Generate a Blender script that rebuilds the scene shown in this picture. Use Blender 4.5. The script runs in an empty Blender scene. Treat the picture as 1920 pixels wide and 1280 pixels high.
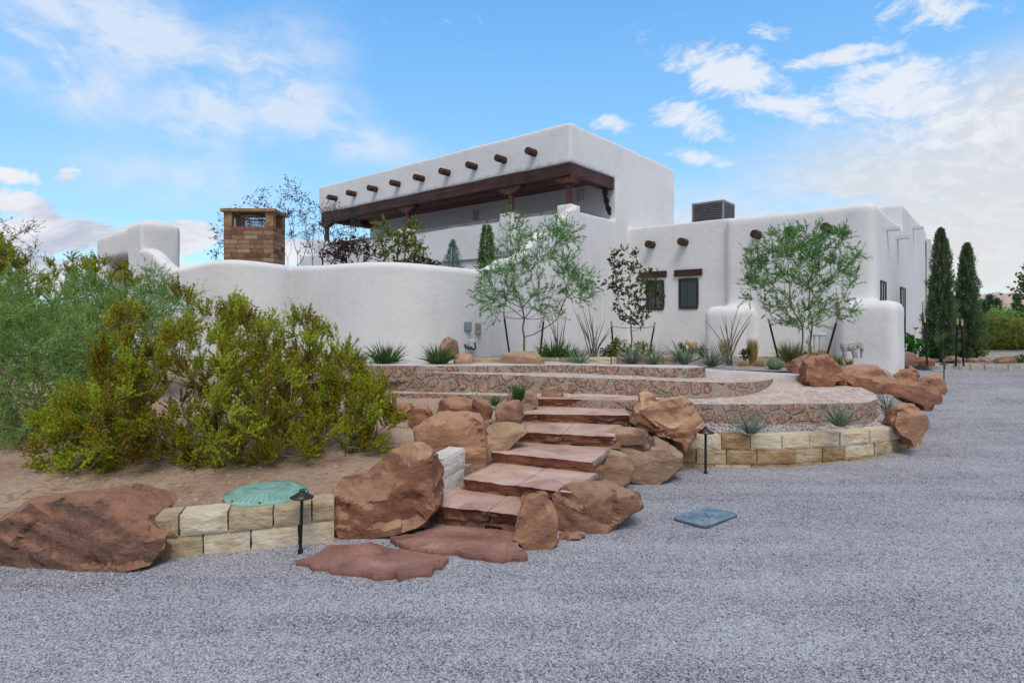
import bpy, bmesh, math, random
import numpy as np
from mathutils import Vector, noise, Matrix
from mathutils.geometry import delaunay_2d_cdt

PI = math.pi
scene = bpy.context.scene
COL = scene.collection

# ------------------------------------------------------------------ camera
F, CX, HY, E = 1106.0, 960.0, 600.0, 2.0     # focal length in photo pixels, principal column, horizon row, eye height
cam_d = bpy.data.cameras.new('camera')
cam = bpy.data.objects.new('camera', cam_d)
COL.objects.link(cam)
cam.location = (0, 0, E)
cam.rotation_euler = (PI / 2, 0, 0)
cam_d.sensor_width = 36.0
cam_d.lens = 36.0 * F / 1920.0
cam_d.shift_y = -40.0 / 1920.0
cam_d.clip_start = 0.05
cam_d.clip_end = 6000
scene.camera = cam

scene.view_settings.view_transform = 'Standard'
scene.view_settings.look = 'None'
scene.view_settings.exposure = 0.0
scene.view_settings.gamma = 1.0
scene.view_settings.use_curve_mapping = False
scene.cycles.max_bounces = 8
scene.cycles.transparent_max_bounces = 8

SUN_EL, SUN_AZ = math.radians(57), math.radians(172)     # azimuth clockwise from +Y (camera looks along +Y)

# ------------------------------------------------------------------ node helper
class NT:
    def __init__(s, nt):
        s.t = nt
        for n in list(nt.nodes): nt.nodes.remove(n)
    def n(s, typ, ins=None, **props):
        nd = s.t.nodes.new(typ)
        for k, v in props.items(): setattr(nd, k, v)
        if ins:
            for k, v in ins.items(): s.set(nd.inputs[k], v)
        return nd
    def set(s, sock, v):
        if isinstance(v, bpy.types.NodeSocket): s.t.links.new(v, sock)
        else:
            if isinstance(v, (tuple, list)) and len(v) == 3 and sock.type == 'RGBA': v = (*v, 1)
            sock.default_value = v
    def m(s, op, a, b=None, c=None, clamp=False):
        nd = s.t.nodes.new('ShaderNodeMath'); nd.operation = op; nd.use_clamp = clamp
        s.set(nd.inputs[0], a)
        if b is not None: s.set(nd.inputs[1], b)
        if c is not None: s.set(nd.inputs[2], c)
        return nd.outputs[0]
    def mix(s, f, a, b, mode='MIX'):
        nd = s.t.nodes.new('ShaderNodeMix'); nd.data_type = 'RGBA'; nd.blend_type = mode
        s.set(nd.inputs[0], f); s.set(nd.inputs[6], a); s.set(nd.inputs[7], b)
        return nd.outputs[2]
    def ramp(s, f, stops, interp='LINEAR'):
        nd = s.t.nodes.new('ShaderNodeValToRGB'); nd.color_ramp.interpolation = interp
        el = nd.color_ramp.elements
        while len(el) < len(stops): el.new(0.5)
        for e_, (p, c) in zip(el, stops):
            e_.position = p
            if isinstance(c, (int, float)): c = (c, c, c)
            e_.color = (*c, 1)
        s.set(nd.inputs[0], f)
        return nd.outputs[0]
    def ss(s, x, lo, hi):
        nd = s.t.nodes.new('ShaderNodeMapRange'); nd.interpolation_type = 'SMOOTHSTEP'
        s.set(nd.inputs['Value'], x); s.set(nd.inputs['From Min'], lo); s.set(nd.inputs['From Max'], hi)
        return nd.outputs[0]
    def noise(s, vec, scale, detail=4, rough=0.55, dist=0.0):
        nd = s.n('ShaderNodeTexNoise', {'Scale': scale, 'Detail': detail, 'Roughness': rough, 'Distortion': dist})
        if vec is not None: s.set(nd.inputs['Vector'], vec)
        return nd.outputs[0]
    def noisec(s, vec, scale, detail=4, rough=0.55):
        nd = s.n('ShaderNodeTexNoise', {'Scale': scale, 'Detail': detail, 'Roughness': rough})
        if vec is not None: s.set(nd.inputs['Vector'], vec)
        return nd.outputs[1]
    def vmap(s, vec, scale=(1, 1, 1), loc=(0, 0, 0), rot=(0, 0, 0)):
        nd = s.n('ShaderNodeMapping'); s.set(nd.inputs[0], vec)
        nd.inputs['Scale'].default_value = scale; nd.inputs['Location'].default_value = loc
        nd.inputs['Rotation'].default_value = rot
        return nd.outputs[0]

def new_mat(name):
    m = bpy.data.materials.new(name); m.use_nodes = True
    return m, NT(m.node_tree)

def finish(k, color, rough=0.85, bump=None, bstr=0.5, bdist=0.02, spec=0.3, metal=0.0, extra=None):
    ins = {'Base Color': color, 'Roughness': rough, 'Specular IOR Level': spec, 'Metallic': metal}
    if extra: ins.update(extra)
    p = k.n('ShaderNodeBsdfPrincipled', ins)
    if bump is not None:
        b = k.n('ShaderNodeBump', {'Strength': bstr, 'Distance': bdist, 'Height': bump})
        k.t.links.new(b.outputs[0], p.inputs['Normal'])
    o = k.n('ShaderNodeOutputMaterial', {'Surface': p.outputs[0]})
    return p

# ------------------------------------------------------------------ world
SK = 10.0  # cloud and sky colours below are divided by the world strength, 0.1
world = bpy.data.worlds.new('World'); scene.world = world; world.use_nodes = True
k = NT(world.node_tree)
sky = k.n('ShaderNodeTexSky', sky_type='NISHITA', sun_disc=False)
sky.sun_elevation = SUN_EL; sky.sun_rotation = SUN_AZ
sky.altitude = 1200; sky.air_density = 1.0; sky.dust_density = 0.6; sky.ozone_density = 1.6
tc = k.n('ShaderNodeTexCoord')
D3 = tc.outputs['Generated']
sp = k.n('ShaderNodeSeparateXYZ', {0: D3})
az = k.m('ARCTAN2', sp.outputs[0], sp.outputs[1])
el = k.m('ARCSINE', sp.outputs[2])
P2 = k.n('ShaderNodeCombineXYZ', {0: az, 1: el, 2: 0.0}).outputs[0]
def angles(px, py):
    a = math.atan((px - CX) / F)
    return a, math.atan((HY - py) / F * math.cos(a))
def blob(px, py, rx, ry, rot=0, soft=0.0):
    """soft elliptical patch of sky, centre and radii given in degrees-like photo units"""
    a, e = angles(px, py)
    nd = k.n('ShaderNodeVectorMath', operation='SUBTRACT'); k.set(nd.inputs[0], P2); nd.inputs[1].default_value = (a, e, 0)
    rr = k.n('ShaderNodeVectorRotate', {'Vector': nd.outputs[0], 'Angle': math.radians(rot)}, rotation_type='Z_AXIS')
    c2 = math.cos(a)
    v = k.vmap(rr.outputs[0], scale=(F / rx / c2, F / ry / c2, 1))
    ln = k.n('ShaderNodeVectorMath', {0: v}, operation='LENGTH').outputs['Value']
    return k.ss(ln, 1.0, soft)
def madd(lst):
    o = lst[0]
    for x in lst[1:]: o = k.m('MAXIMUM', o, x)
    return o
warp = k.n('ShaderNodeVectorMath', {0: k.noisec(P2, 3.5, 4, 0.55), 1: (0.5, 0.5, 0.5)}, operation='SUBTRACT').outputs[0]
wsc = k.n('ShaderNodeVectorMath', {0: warp, 'Scale': 0.16}, operation='SCALE').outputs[0]
PW = k.n('ShaderNodeVectorMath', {0: P2, 1: wsc}, operation='ADD').outputs[0]
# thin streaks (cirrus)
ci = k.noise(k.vmap(PW, scale=(5.0, 13, 1), rot=(0, 0, math.radians(-38))), 1.0, 8, 0.62, 0.3)
ci2 = k.noise(k.vmap(PW, scale=(6, 10, 1), rot=(0, 0, math.radians(28))), 1.3, 7, 0.62, 0.4)
cir = k.ss(k.m('ADD', k.m('MULTIPLY', ci, 0.6), k.m('MULTIPLY', ci2, 0.4)), 0.38, 0.62)
cm = madd([blob(250, 70, 330, 130, 8), blob(440, 170, 300, 150, -28), blob(520, 190, 230, 90, 0), blob(90, 110, 220, 120, 25),
           k.m('MULTIPLY', blob(640, 260, 230, 70, 10), 0.7), k.m('MULTIPLY', blob(330, 330, 300, 90, 0), 0.45)])
cirrus = k.m('MULTIPLY', k.m('MULTIPLY', k.m('ADD', k.m('MULTIPLY', cir, 1.1), .12), cm), 1.5, clamp=True)
# broken small-puff sheets on the right
al = k.noise(k.vmap(PW, scale=(7, 15, 1), rot=(0, 0, math.radians(16))), 1.0, 12, 0.66, 0.35)
alf = k.noise(k.vmap(PW, scale=(26, 52, 1), rot=(0, 0, math.radians(16))), 1.0, 8, 0.62, 0.3)
am = madd([blob(1370, 140, 210, 80, 18), blob(1290, 220, 150, 60, 20), blob(1560, 110, 210, 34, 2), blob(1480, 200, 170, 45, 16),
           k.m('MULTIPLY', blob(1136, 226, 70, 30, 14), .82), k.m('MULTIPLY', blob(1760, 20, 230, 70, 10), 0.62),
           k.m('MULTIPLY', blob(1300, 295, 100, 28, 12), 0.72), blob(1700, 180, 300, 110, 22), k.m('MULTIPLY', blob(1440, 60, 70, 26, 10), .62)])
alto = k.ss(k.m('ADD', k.m('ADD', k.m('MULTIPLY', k.ss(al, .30, .70), .68), k.m('MULTIPLY', k.ss(alf, .30, .70), .40)), k.m('MULTIPLY', am, .92)), 0.80, 1.45)
# pale veil low on the right
veil = k.m('MULTIPLY', madd([blob(1850, 430, 620, 290, 12, 0.35), blob(1450, 480, 420, 170, 10, 0.3), blob(1950, 250, 330, 220, 0, 0.3)]),
           k.ss(k.noise(k.vmap(PW, scale=(3, 9, 1), rot=(0, 0, math.radians(10))), 1.0, 7, 0.55), 0.22, 0.5), clamp=True)
# low cumulus on the left
cuN = k.noise(k.vmap(PW, scale=(9, 15, 1)), 1.0, 8, 0.55)
cuM = madd([blob(95, 440, 170, 75, 0), blob(-40, 450, 200, 110, 0), blob(340, 450, 130, 62, 0), k.m('MULTIPLY', blob(130, 325, 62, 36, -20), .66),
            k.m('MULTIPLY', blob(25, 330, 80, 34, 0), .66), blob(560, 470, 170, 40, 0), blob(200, 520, 500, 70, 0), k.m('MULTIPLY', blob(30, 380, 120, 45, 0), .8)])
cum = k.ss(k.m('ADD', k.m('ADD', k.m('MULTIPLY', k.ss(cuN, .30, .70), .7), k.m('MULTIPLY', k.ss(alf, .3, .7), .35)), k.m('MULTIPLY', cuM, 1.4)), 0.98, 1.38)
# cloud added out of view, behind the camera and overhead, to neutralise the skylight
back = k.m('MULTIPLY', madd([k.ss(sp.outputs[1], 0.15, -0.25), k.ss(el, .62, .95)]), k.ss(k.noise(D3, 2.2, 6, 0.6), 0.30, 0.52))
tint = k.mix(1.0, sky.outputs[0], (1.8, 2.6, 2.9), 'MULTIPLY')
grad = k.ramp(k.m('MULTIPLY', el, 1.6), [(0.0, (.60, .80, .97)), (.25, (.40, .68, .98)), (.5, (.265, .585, .985)), (.78, (.17, .47, .93)), (1.0, (.12, .38, .82))])
gv = k.n('ShaderNodeVectorMath', {0: grad, 'Scale': SK}, operation='SCALE'); grad = gv.outputs[0]
# the air column near the horizon
c0 = k.mix(0.75, tint, grad)
cshade = k.noise(k.vmap(PW, scale=(4, 11, 1)), 1.5, 6, 0.6)
c1 = k.mix(k.m('MULTIPLY', cirrus, 0.85), c0, (7.3, 8.1, 9.4))
c2 = k.mix(k.m('MULTIPLY', veil, 0.92), c1, k.mix(k.ss(alf, .42, .62), k.mix(k.ss(el, 0.0, 0.3), (7.9, 7.6, 7.2), (6.9, 7.2, 7.7)), (8.0, 8.0, 8.1)))
c3 = k.mix(k.m('MULTIPLY', alto, 0.86), c2, (8.7, 8.9, 9.4))
c4 = k.mix(k.m('MULTIPLY', cum, 0.95), c3, k.mix(k.ss(cshade, 0.36, 0.62), (5.3, 5.5, 6.6), (8.9, 8.8, 9.2)))
c5 = k.mix(back, c4, (5.1, 5.15, 5.5))
bg = k.n('ShaderNodeBackground', {'Color': c5, 'Strength': 0.1})
k.n('ShaderNodeOutputWorld', {'Surface': bg.outputs[0]})

sun_d = bpy.data.lights.new('sun', 'SUN'); sun_d.energy = 2.05; sun_d.angle = math.radians(27); sun_d.color = (1.0, 0.95, 0.89)
sun = bpy.data.objects.new('sun', sun_d); COL.objects.link(sun)
sdir = Vector((math.sin(SUN_AZ) * math.cos(SUN_EL), math.cos(SUN_AZ) * math.cos(SUN_EL), math.sin(SUN_EL)))
sun.rotation_euler = sdir.to_track_quat('Z', 'Y').to_euler()
sun.location = (10, -10, 20)

# ------------------------------------------------------------------ geometry helpers
def W(px, py, Y): return Vector(((px - CX) / F * Y, Y, E - (py - HY) / F * Y))
def G(px, py, z):
    Y = (E - z) * F / (py - HY)
    return Vector(((px - CX) / F * Y, Y, z))
def sstep(a, b, x):
    t = min(1, max(0, (x - a) / (b - a))); return t * t * (3 - 2 * t)
def lerp(a, b, t): return a + (b - a) * t

def tag(o, label=None, cat=None, group=None, kind=None):
    if label: o['label'] = label
    if cat: o['category'] = cat
    if group: o['group'] = group
    if kind: o['kind'] = kind
    return o

class MB:
    def __init__(s): s.v = []; s.f = []; s.n = 0; s.a = []; s.mi = []
    def add(s, vs, fs, attr=0.5, mi=0):
        vs = np.asarray([tuple(v) for v in vs] if not isinstance(vs, np.ndarray) else vs, dtype=np.float64)
        s.v.append(vs)
        if isinstance(fs, np.ndarray): s.f.extend((fs + s.n).tolist())
        else: s.f.extend([[i + s.n for i in f] for f in fs])
        s.mi.extend([mi] * len(fs))
        a = np.full(len(vs), attr) if np.isscalar(attr) else np.asarray(attr)
        s.a.append(a); s.n += len(vs)
    def obox(s, o, a, b, c, attr=0.5, mi=0):
        o, a, b, c = Vector(o), Vector(a), Vector(b), Vector(c)
        vs = [o, o + a, o + a + b, o + b, o + c, o + a + c, o + a + b + c, o + b + c]
        fs = [(0, 3, 2, 1), (4, 5, 6, 7), (0, 1, 5, 4), (1, 2, 6, 5), (2, 3, 7, 6), (3, 0, 4, 7)]
        if a.cross(b).dot(c) < 0: fs = [f[::-1] for f in fs]
        s.add(vs, fs, attr, mi)
    def box(s, x0, x1, y0, y1, z0, z1, **k_): s.obox((x0, y0, z0), (x1 - x0, 0, 0), (0, y1 - y0, 0), (0, 0, z1 - z0), **k_)
    def tube(s, pts, rad, n=8, cap=True, attr=0.5, mi=0):
        pts = [Vector(p) for p in pts]
        if not hasattr(rad, '__len__'): rad = [rad] * len(pts)
        vs = []; fs = []
        prev = None
        for i, p in enumerate(pts):
            t = (pts[min(i + 1, len(pts) - 1)] - pts[max(i - 1, 0)])
            if t.length < 1e-9: t = Vector((0, 0, 1))
            t.normalize()
            ref = prev if prev is not None else (Vector((1, 0, 0)) if abs(t.x) < 0.8 else Vector((0, 1, 0)))
            a = (ref - t * ref.dot(t)).normalized(); b = t.cross(a); prev = a
            for j in range(n):
                an = 2 * PI * j / n
                vs.append(p + (a * math.cos(an) + b * math.sin(an)) * rad[i])
        for i in range(len(pts) - 1):
            for j in range(n):
                j2 = (j + 1) % n
                fs.append((i * n + j, i * n + j2, (i + 1) * n + j2, (i + 1) * n + j))
        if cap:
            fs.append(tuple(range(n))[::-1]); fs.append(tuple((len(pts) - 1) * n + j for j in range(n)))
        s.add(vs, fs, attr, mi)
    def lathe(s, prof, c=(0, 0, 0), n=20, attr=0.5, mi=0):
        c = Vector(c)
        vs = []; fs = []
        for r, z in prof:
            for j in range(n):
                an = 2 * PI * j / n
                vs.append(c + Vector((r * math.cos(an), r * math.sin(an), z)))
        for i in range(len(prof) - 1):
            for j in range(n):
                j2 = (j + 1) % n
                fs.append((i * n + j, i * n + j2, (i + 1) * n + j2, (i + 1) * n + j))
        fs.append(tuple(range(n))[::-1]); fs.append(tuple((len(prof) - 1) * n + j for j in range(n)))
        s.add(vs, fs, attr, mi)
    def prism(s, pts, ext, attr=0.5, mi=0):
        n = len(pts); ext = Vector(ext)
        vs = [Vector(p) for p in pts] + [Vector(p) + ext for p in pts]
        fs = [tuple(range(n))[::-1], tuple(range(n, 2 * n))] + [(i, (i + 1) % n, n + (i + 1) % n, n + i) for i in range(n)]
        s.add(vs, fs, attr, mi)
    def mesh(s, name, origin=(0, 0, 0)):
        me = bpy.data.meshes.new(name)
        V = np.concatenate(s.v) - np.array(tuple(origin))
        me.from_pydata(V.tolist(), [], s.f) if s.n < 3000 else fast_mesh(me, V, s.f)
        at = me.attributes.new('tint', 'FLOAT', 'POINT')
        at.data.foreach_set('value', np.concatenate(s.a).astype(np.float32))
        if any(s.mi): me.polygons.foreach_set('material_index', s.mi)
        return me
    def build(s, name, mat, parent=None, smooth=False, origin=None, bevel=0):
        V = np.concatenate(s.v)
        if origin is None:
            lo, hi = V.min(0), V.max(0); origin = ((lo[0] + hi[0]) / 2, (lo[1] + hi[1]) / 2, lo[2])
        me = s.mesh(name, origin)
        mats = mat if isinstance(mat, (list, tuple)) else [mat]
        for m_ in mats: me.materials.append(m_)
        if bevel:
            bm = bmesh.new(); bm.from_mesh(me)
            bmesh.ops.recalc_face_normals(bm, faces=bm.faces)
            bmesh.ops.bevel(bm, geom=[e_ for e_ in bm.edges if e_.is_manifold and e_.calc_face_angle(0) > 0.5], offset=bevel, segments=2, profile=0.5, affect='EDGES', clamp_overlap=True)
            bm.to_mesh(me); bm.free()
        if smooth: me.shade_smooth()
        return link(name, me, parent, origin)

def fast_mesh(me, V, faces):
    L = np.fromiter((len(f) for f in faces), dtype=np.int32, count=len(faces))
    idx = np.fromiter((i for f in faces for i in f), dtype=np.int32, count=int(L.sum()))
    me.vertices.add(len(V)); me.vertices.foreach_set('co', V.astype(np.float32).ravel())
    me.loops.add(len(idx)); me.loops.foreach_set('vertex_index', idx)
    me.polygons.add(len(L)); st = np.zeros(len(L), dtype=np.int32); st[1:] = np.cumsum(L)[:-1]
    me.polygons.foreach_set('loop_start', st)
    me.update(calc_edges=True)

def link(name, me, parent=None, origin=(0, 0, 0)):
    o = bpy.data.objects.new(name, me); COL.objects.link(o)
    origin = Vector(origin)
    o['_org'] = tuple(origin)
    if parent is not None:
        o.parent = parent; origin = origin - Vector(parent['_org'])
    o.location = origin
    return o
def empty(name, loc, **kw):
    o = bpy.data.objects.new(name, None); COL.objects.link(o); o.location = loc; o['_org'] = tuple(loc)
    o.empty_display_size = 0.1
    tag(o, **kw); return o
def copy_tree(o, parent=None):
    c = o.copy(); COL.objects.link(c)
    if parent is not None: c.parent = parent
    for ch in [x for x in o.children]: copy_tree(ch, c)
    return c

def resample(pts, step, closed=False):
    pts = [np.array(p, dtype=float) for p in pts]
    if closed: pts = pts + [pts[0]]
    out = []
    for a, b in zip(pts[:-1], pts[1:]):
        n = max(1, int(np.linalg.norm((b - a)[:2]) / step))
        for i in range(n): out.append(a + (b - a) * i / n)
    if not closed: out.append(pts[-1])
    return out
def catmull(pts, n=8):
    pts = [np.array(p, dtype=float) for p in pts]
    P = [2 * pts[0] - pts[1]] + pts + [2 * pts[-1] - pts[-2]]
    out = []
    for i in range(1, len(P) - 2):
        p0, p1, p2, p3 = P[i - 1:i + 3]
        for j in range(n):
            t = j / n
            out.append(0.5 * ((2 * p1) + (-p0 + p2) * t + (2 * p0 - 5 * p1 + 4 * p2 - p3) * t * t + (-p0 + 3 * p1 - 3 * p2 + p3) * t ** 3))
    out.append(pts[-1]); return out
def in_poly(x, y, poly):
    poly = np.asarray(poly)[:, :2]
    r = np.zeros(len(x), bool); n = len(poly)
    for i in range(n):
        x0, y0 = poly[i]; x1, y1 = poly[(i + 1) % n]
        c = ((y0 > y) != (y1 > y)) & (x < (x1 - x0) * (y - y0) / ((y1 - y0) if y1 != y0 else 1e-9) + x0)
        r ^= c
    return r
def plan_mesh(outline, zf, step, seed=0):
    """a sheet over a plan outline, height zf(x, y)"""
    rs = np.random.RandomState(seed)
    ol = resample(outline, step, closed=True)
    A = np.array(ol)[:, :2]
    lo, hi = A.min(0), A.max(0)
    gx, gy = np.meshgrid(np.arange(lo[0], hi[0], step), np.arange(lo[1], hi[1], step))
    gx = gx.ravel() + rs.uniform(-.3, .3, gx.size) * step; gy = gy.ravel() + rs.uniform(-.3, .3, gy.size) * step
    m = in_poly(gx, gy, A)
    gx, gy = gx[m], gy[m]
    keep = np.ones(len(gx), bool)
    for i in range(0, len(A), 1):
        keep &= (gx - A[i, 0]) ** 2 + (gy - A[i, 1]) ** 2 > (step * .45) ** 2
    pts = [Vector(a) for a in A] + [Vector(p) for p in zip(gx[keep], gy[keep])]
    n = len(A)
    r = delaunay_2d_cdt(pts, [(i, (i + 1) % n) for i in range(n)], [], 1, 1e-5)
    vs = [(p.x, p.y, zf(p.x, p.y)) for p in r[0]]
    fs = []
    for f in r[2]:
        a, b, c = (Vector(vs[i][:2]) for i in f[:3])
        if (b - a).cross(c - a) < 0: f = f[::-1]
        fs.append(tuple(f))
    return vs, fs
def tier(mb_top, mb_side, outline, zf, zb, step=0.12, lip=0.0, seed=1, rough=0.015):
    """a raised tier: irregular edge, top sheet, side wall down to zb"""
    ol = resample(outline, 0.05, closed=True)
    ol = [(p[0] + rough * noise.noise(Vector((p[0] * 5, p[1] * 5, seed))), p[1] + rough * 2 * noise.noise(Vector((p[0] * 5, p[1] * 5, seed + 9)))) for p in ol]
    # close the outline sparsely but keep the ragged edge: top sheet uses the same points
    A = np.array(ol); lo, hi = A.min(0), A.max(0)
    rs = np.random.RandomState(seed)
    gx, gy = np.meshgrid(np.arange(lo[0], hi[0], step), np.arange(lo[1], hi[1], step))
    gx = gx.ravel(); gy = gy.ravel() + rs.uniform(-.1, .1, gx.size) * step
    m = in_poly(gx, gy, A); gx, gy = gx[m], gy[m]
    keep = np.ones(len(gx), bool)
    for a in A: keep &= (gx - a[0]) ** 2 + (gy - a[1]) ** 2 > (step * .5) ** 2
    pts = [Vector(a) for a in A] + [Vector(p) for p in zip(gx[keep], gy[keep])]
    n = len(A)
    r = delaunay_2d_cdt(pts, [(i, (i + 1) % n) for i in range(n)], [], 1, 1e-6)
    vs = [(p.x, p.y, zf(p.x, p.y) + 0.006 * noise.noise(Vector((p.x * 3, p.y * 3, seed)))) for p in r[0]]
    fs = []
    for f in r[2]:
        a, b, c = (Vector(vs[i][:2]) for i in f[:3])
        fs.append(tuple(f) if (b - a).cross(c - a) > 0 else tuple(f)[::-1])
    mb_top.add(vs, fs)
    H = 8; sv = []; sf = []
    for (x, y) in ol:
        zt = zf(x, y) + 0.006 * noise.noise(Vector((x * 3, y * 3, seed)))
        for j in range(H + 1):
            z = lerp(zt, zb, j / H)
            q = Vector((x * 4, y * 4, z * 5 + seed))
            d = 0.03 * noise.noise(q) + 0.012 * noise.noise(q * 3)
            if j == 0: d = 0
            elif j == 1: d -= 0.0
            sv.append((x + d, y - abs(d) * 1.0 if d < 0 else y + d * 0.3, z))
    for i in range(n):
        i2 = (i + 1) % n
        for j in range(H): sf.append((i * (H + 1) + j, i * (H + 1) + j + 1, i2 * (H + 1) + j + 1, i2 * (H + 1) + j))
    mb_side.add(sv, sf)
# ------------------------------------------------------------------ materials
def OC(k): return k.n('ShaderNodeTexCoord').outputs['Object']
def GEO(k): return k.n('ShaderNodeNewGeometry').outputs['Position']

def mat_gravel(name, scale=118, cols=((.045, .045, .052), (.20, .20, .235), (.40, .40, .46), (.60, .60, .66)), warm=.015, flat=False):
    m, k = new_mat(name); p = GEO(k)
    pw = k.n('ShaderNodeVectorMath', {0: p, 1: k.n('ShaderNodeVectorMath', {0: k.noisec(p, 40, 2), 'Scale': .012}, operation='SCALE').outputs[0]}, operation='ADD').outputs[0]
    vz = k.n('ShaderNodeTexVoronoi', {'Vector': pw, 'Scale': scale, 'Randomness': 1.0}, feature='F1')
    vb = k.n('ShaderNodeTexVoronoi', {'Vector': pw, 'Scale': scale * 0.55, 'Randomness': 1.0}, feature='F1')
    cell = k.n('ShaderNodeSeparateColor', {0: vz.outputs['Color']})
    cellb = k.n('ShaderNodeSeparateColor', {0: vb.outputs['Color']})
    big = k.noise(p, 0.9, 5, 0.6)
    mid = k.noise(p, 7, 4, 0.6)
    val = k.m('ADD', k.m('MULTIPLY', cell.outputs[0], .80), k.m('MULTIPLY', cellb.outputs[1], .10))
    val = k.m('ADD', val, k.m('ADD', k.m('MULTIPLY', k.m('SUBTRACT', big, .5), .34), k.m('MULTIPLY', k.m('SUBTRACT', mid, .5), .26)))
    trk = k.noise(k.vmap(p, scale=(.35, 2.2, 1), rot=(0, 0, .25)), 1.0, 5, .6)
    val = k.m('ADD', k.m('ADD', val, .10), k.m('MULTIPLY', k.m('SUBTRACT', trk, .5), .62))
    c = k.ramp(val, [(0.05, cols[0]), (0.28, cols[1]), (0.58, cols[2]), (0.95, cols[3])])
    w = k.ss(cellb.outputs[2], 1.0 - warm, 1.0 - warm * .5)
    c = k.mix(k.m('MULTIPLY', w, .7), c, (.42, .30, .24))
    h = k.m('ADD', k.m('MULTIPLY', k.m('SUBTRACT', 1.0, vz.outputs['Distance']), .6), k.m('MULTIPLY', cell.outputs[1], .9))
    h = k.m('ADD', h, k.m('MULTIPLY', cellb.outputs[0], .5))
    finish(k, c, .9, h, .9, .008, .25)
    return m
M_GRAVEL = mat_gravel('grey_gravel', cols=((.045, .045, .05), (.20, .20, .228), (.405, .405, .445), (.61, .61, .65)))
M_BEDGRAVEL = mat_gravel('bed_gravel', 48, ((.05, .04, .04), (.17, .145, .15), (.34, .31, .33), (.6, .56, .56)), .15)

def mat_sand():
    m, k = new_mat('sandy_dirt'); p = GEO(k)
    a = k.noise(p, 1.3, 6, .6); b = k.noise(p, 14, 6, .65); d = k.noise(p, 90, 3, .7)
    v = k.m('ADD', k.m('MULTIPLY', a, .45), k.m('ADD', k.m('MULTIPLY', b, .35), k.m('MULTIPLY', d, .2)))
    c = k.ramp(v, [(.34, (.24, .155, .11)), (.46, (.42, .29, .215)), (.56, (.52, .385, .30)), (.66, (.62, .50, .41))])
    vz = k.n('ShaderNodeTexVoronoi', {'Vector': p, 'Scale': 22.0}, feature='F1')
    sc = k.n('ShaderNodeSeparateColor', {0: vz.outputs['Color']})
    peb = k.m('MULTIPLY', k.ss(vz.outputs['Distance'], .30, .22), k.m('GREATER_THAN', sc.outputs[0], .86))
    c = k.mix(peb, c, k.mix(sc.outputs[1], (.2, .15, .13), (.62, .57, .52)))
    h = k.m('ADD', k.m('ADD', k.m('MULTIPLY', b, 1.6), k.m('MULTIPLY', d, .5)), k.m('MULTIPLY', peb, .5))
    finish(k, c, .95, h, .9, .03, .15); return m
M_SAND = mat_sand()

def mat_rock(name, base, mid, light, dark, lichen=.5, seed=0.0, scale=1.0, topc=None):
    m, k = new_mat(name); p = k.vmap(GEO(k), loc=(seed, seed * 2, seed * 3))
    ps = k.vmap(p, scale=(scale, scale, scale * 2.4), rot=(.25, .2, 0))
    a = k.noise(ps, 1.9, 7, .62, .4); b = k.noise(p, 7, 7, .68, .3); d = k.noise(p, 40, 4, .7)
    v = k.m('ADD', k.m('MULTIPLY', a, .62), k.m('MULTIPLY', b, .38))
    c = k.ramp(v, [(.33, dark), (.43, base), (.54, mid), (.66, light)])
    st = k.noise(k.vmap(p, scale=(2.6, 2.6, 11), rot=(.35, .25, .3)), 1.5, 6, .7, .8)
    c = k.mix(k.m('MULTIPLY', k.ss(st, .55, .72), .35), c, light)
    c = k.mix(k.m('MULTIPLY', k.ss(st, .44, .32), .45), c, dark)
    sp_ = k.m('MULTIPLY', k.ss(b, .52, .66), k.ss(k.noise(p, 1.4, 3), .45, .6))
    c = k.mix(k.m('MULTIPLY', sp_, lichen), c, (.035, .028, .025))
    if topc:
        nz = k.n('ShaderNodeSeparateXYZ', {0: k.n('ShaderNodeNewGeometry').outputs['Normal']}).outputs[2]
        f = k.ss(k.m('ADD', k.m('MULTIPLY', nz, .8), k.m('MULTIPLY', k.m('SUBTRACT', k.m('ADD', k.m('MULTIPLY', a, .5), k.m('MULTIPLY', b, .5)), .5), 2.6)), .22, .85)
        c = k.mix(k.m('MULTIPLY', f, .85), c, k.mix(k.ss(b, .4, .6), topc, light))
    c = k.mix(k.m('MULTIPLY', k.m('SUBTRACT', d, .3), .5), c, k.mix(.5, c, (.75, .65, .55)))
    rn = k.n('ShaderNodeObjectInfo').outputs['Random']
    c = k.mix(k.ss(rn, .55, 1.0), k.mix(k.m('MULTIPLY', k.ss(rn, .45, .0), .30), c, (.16, .055, .04)), k.mix(.28, c, (.58, .40, .25)))
    h = k.m('ADD', k.m('ADD', k.m('MULTIPLY', a, .8), k.m('MULTIPLY', b, .9)), k.m('ADD', k.m('MULTIPLY', d, .30), k.m('MULTIPLY', st, .3)))
    finish(k, c, .85, h, .85, .05, .3); return m
RUST, RUSTM, TAN, DARK = (.22, .075, .036), (.30, .13, .07), (.50, .32, .18), (.075, .035, .024)
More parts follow.
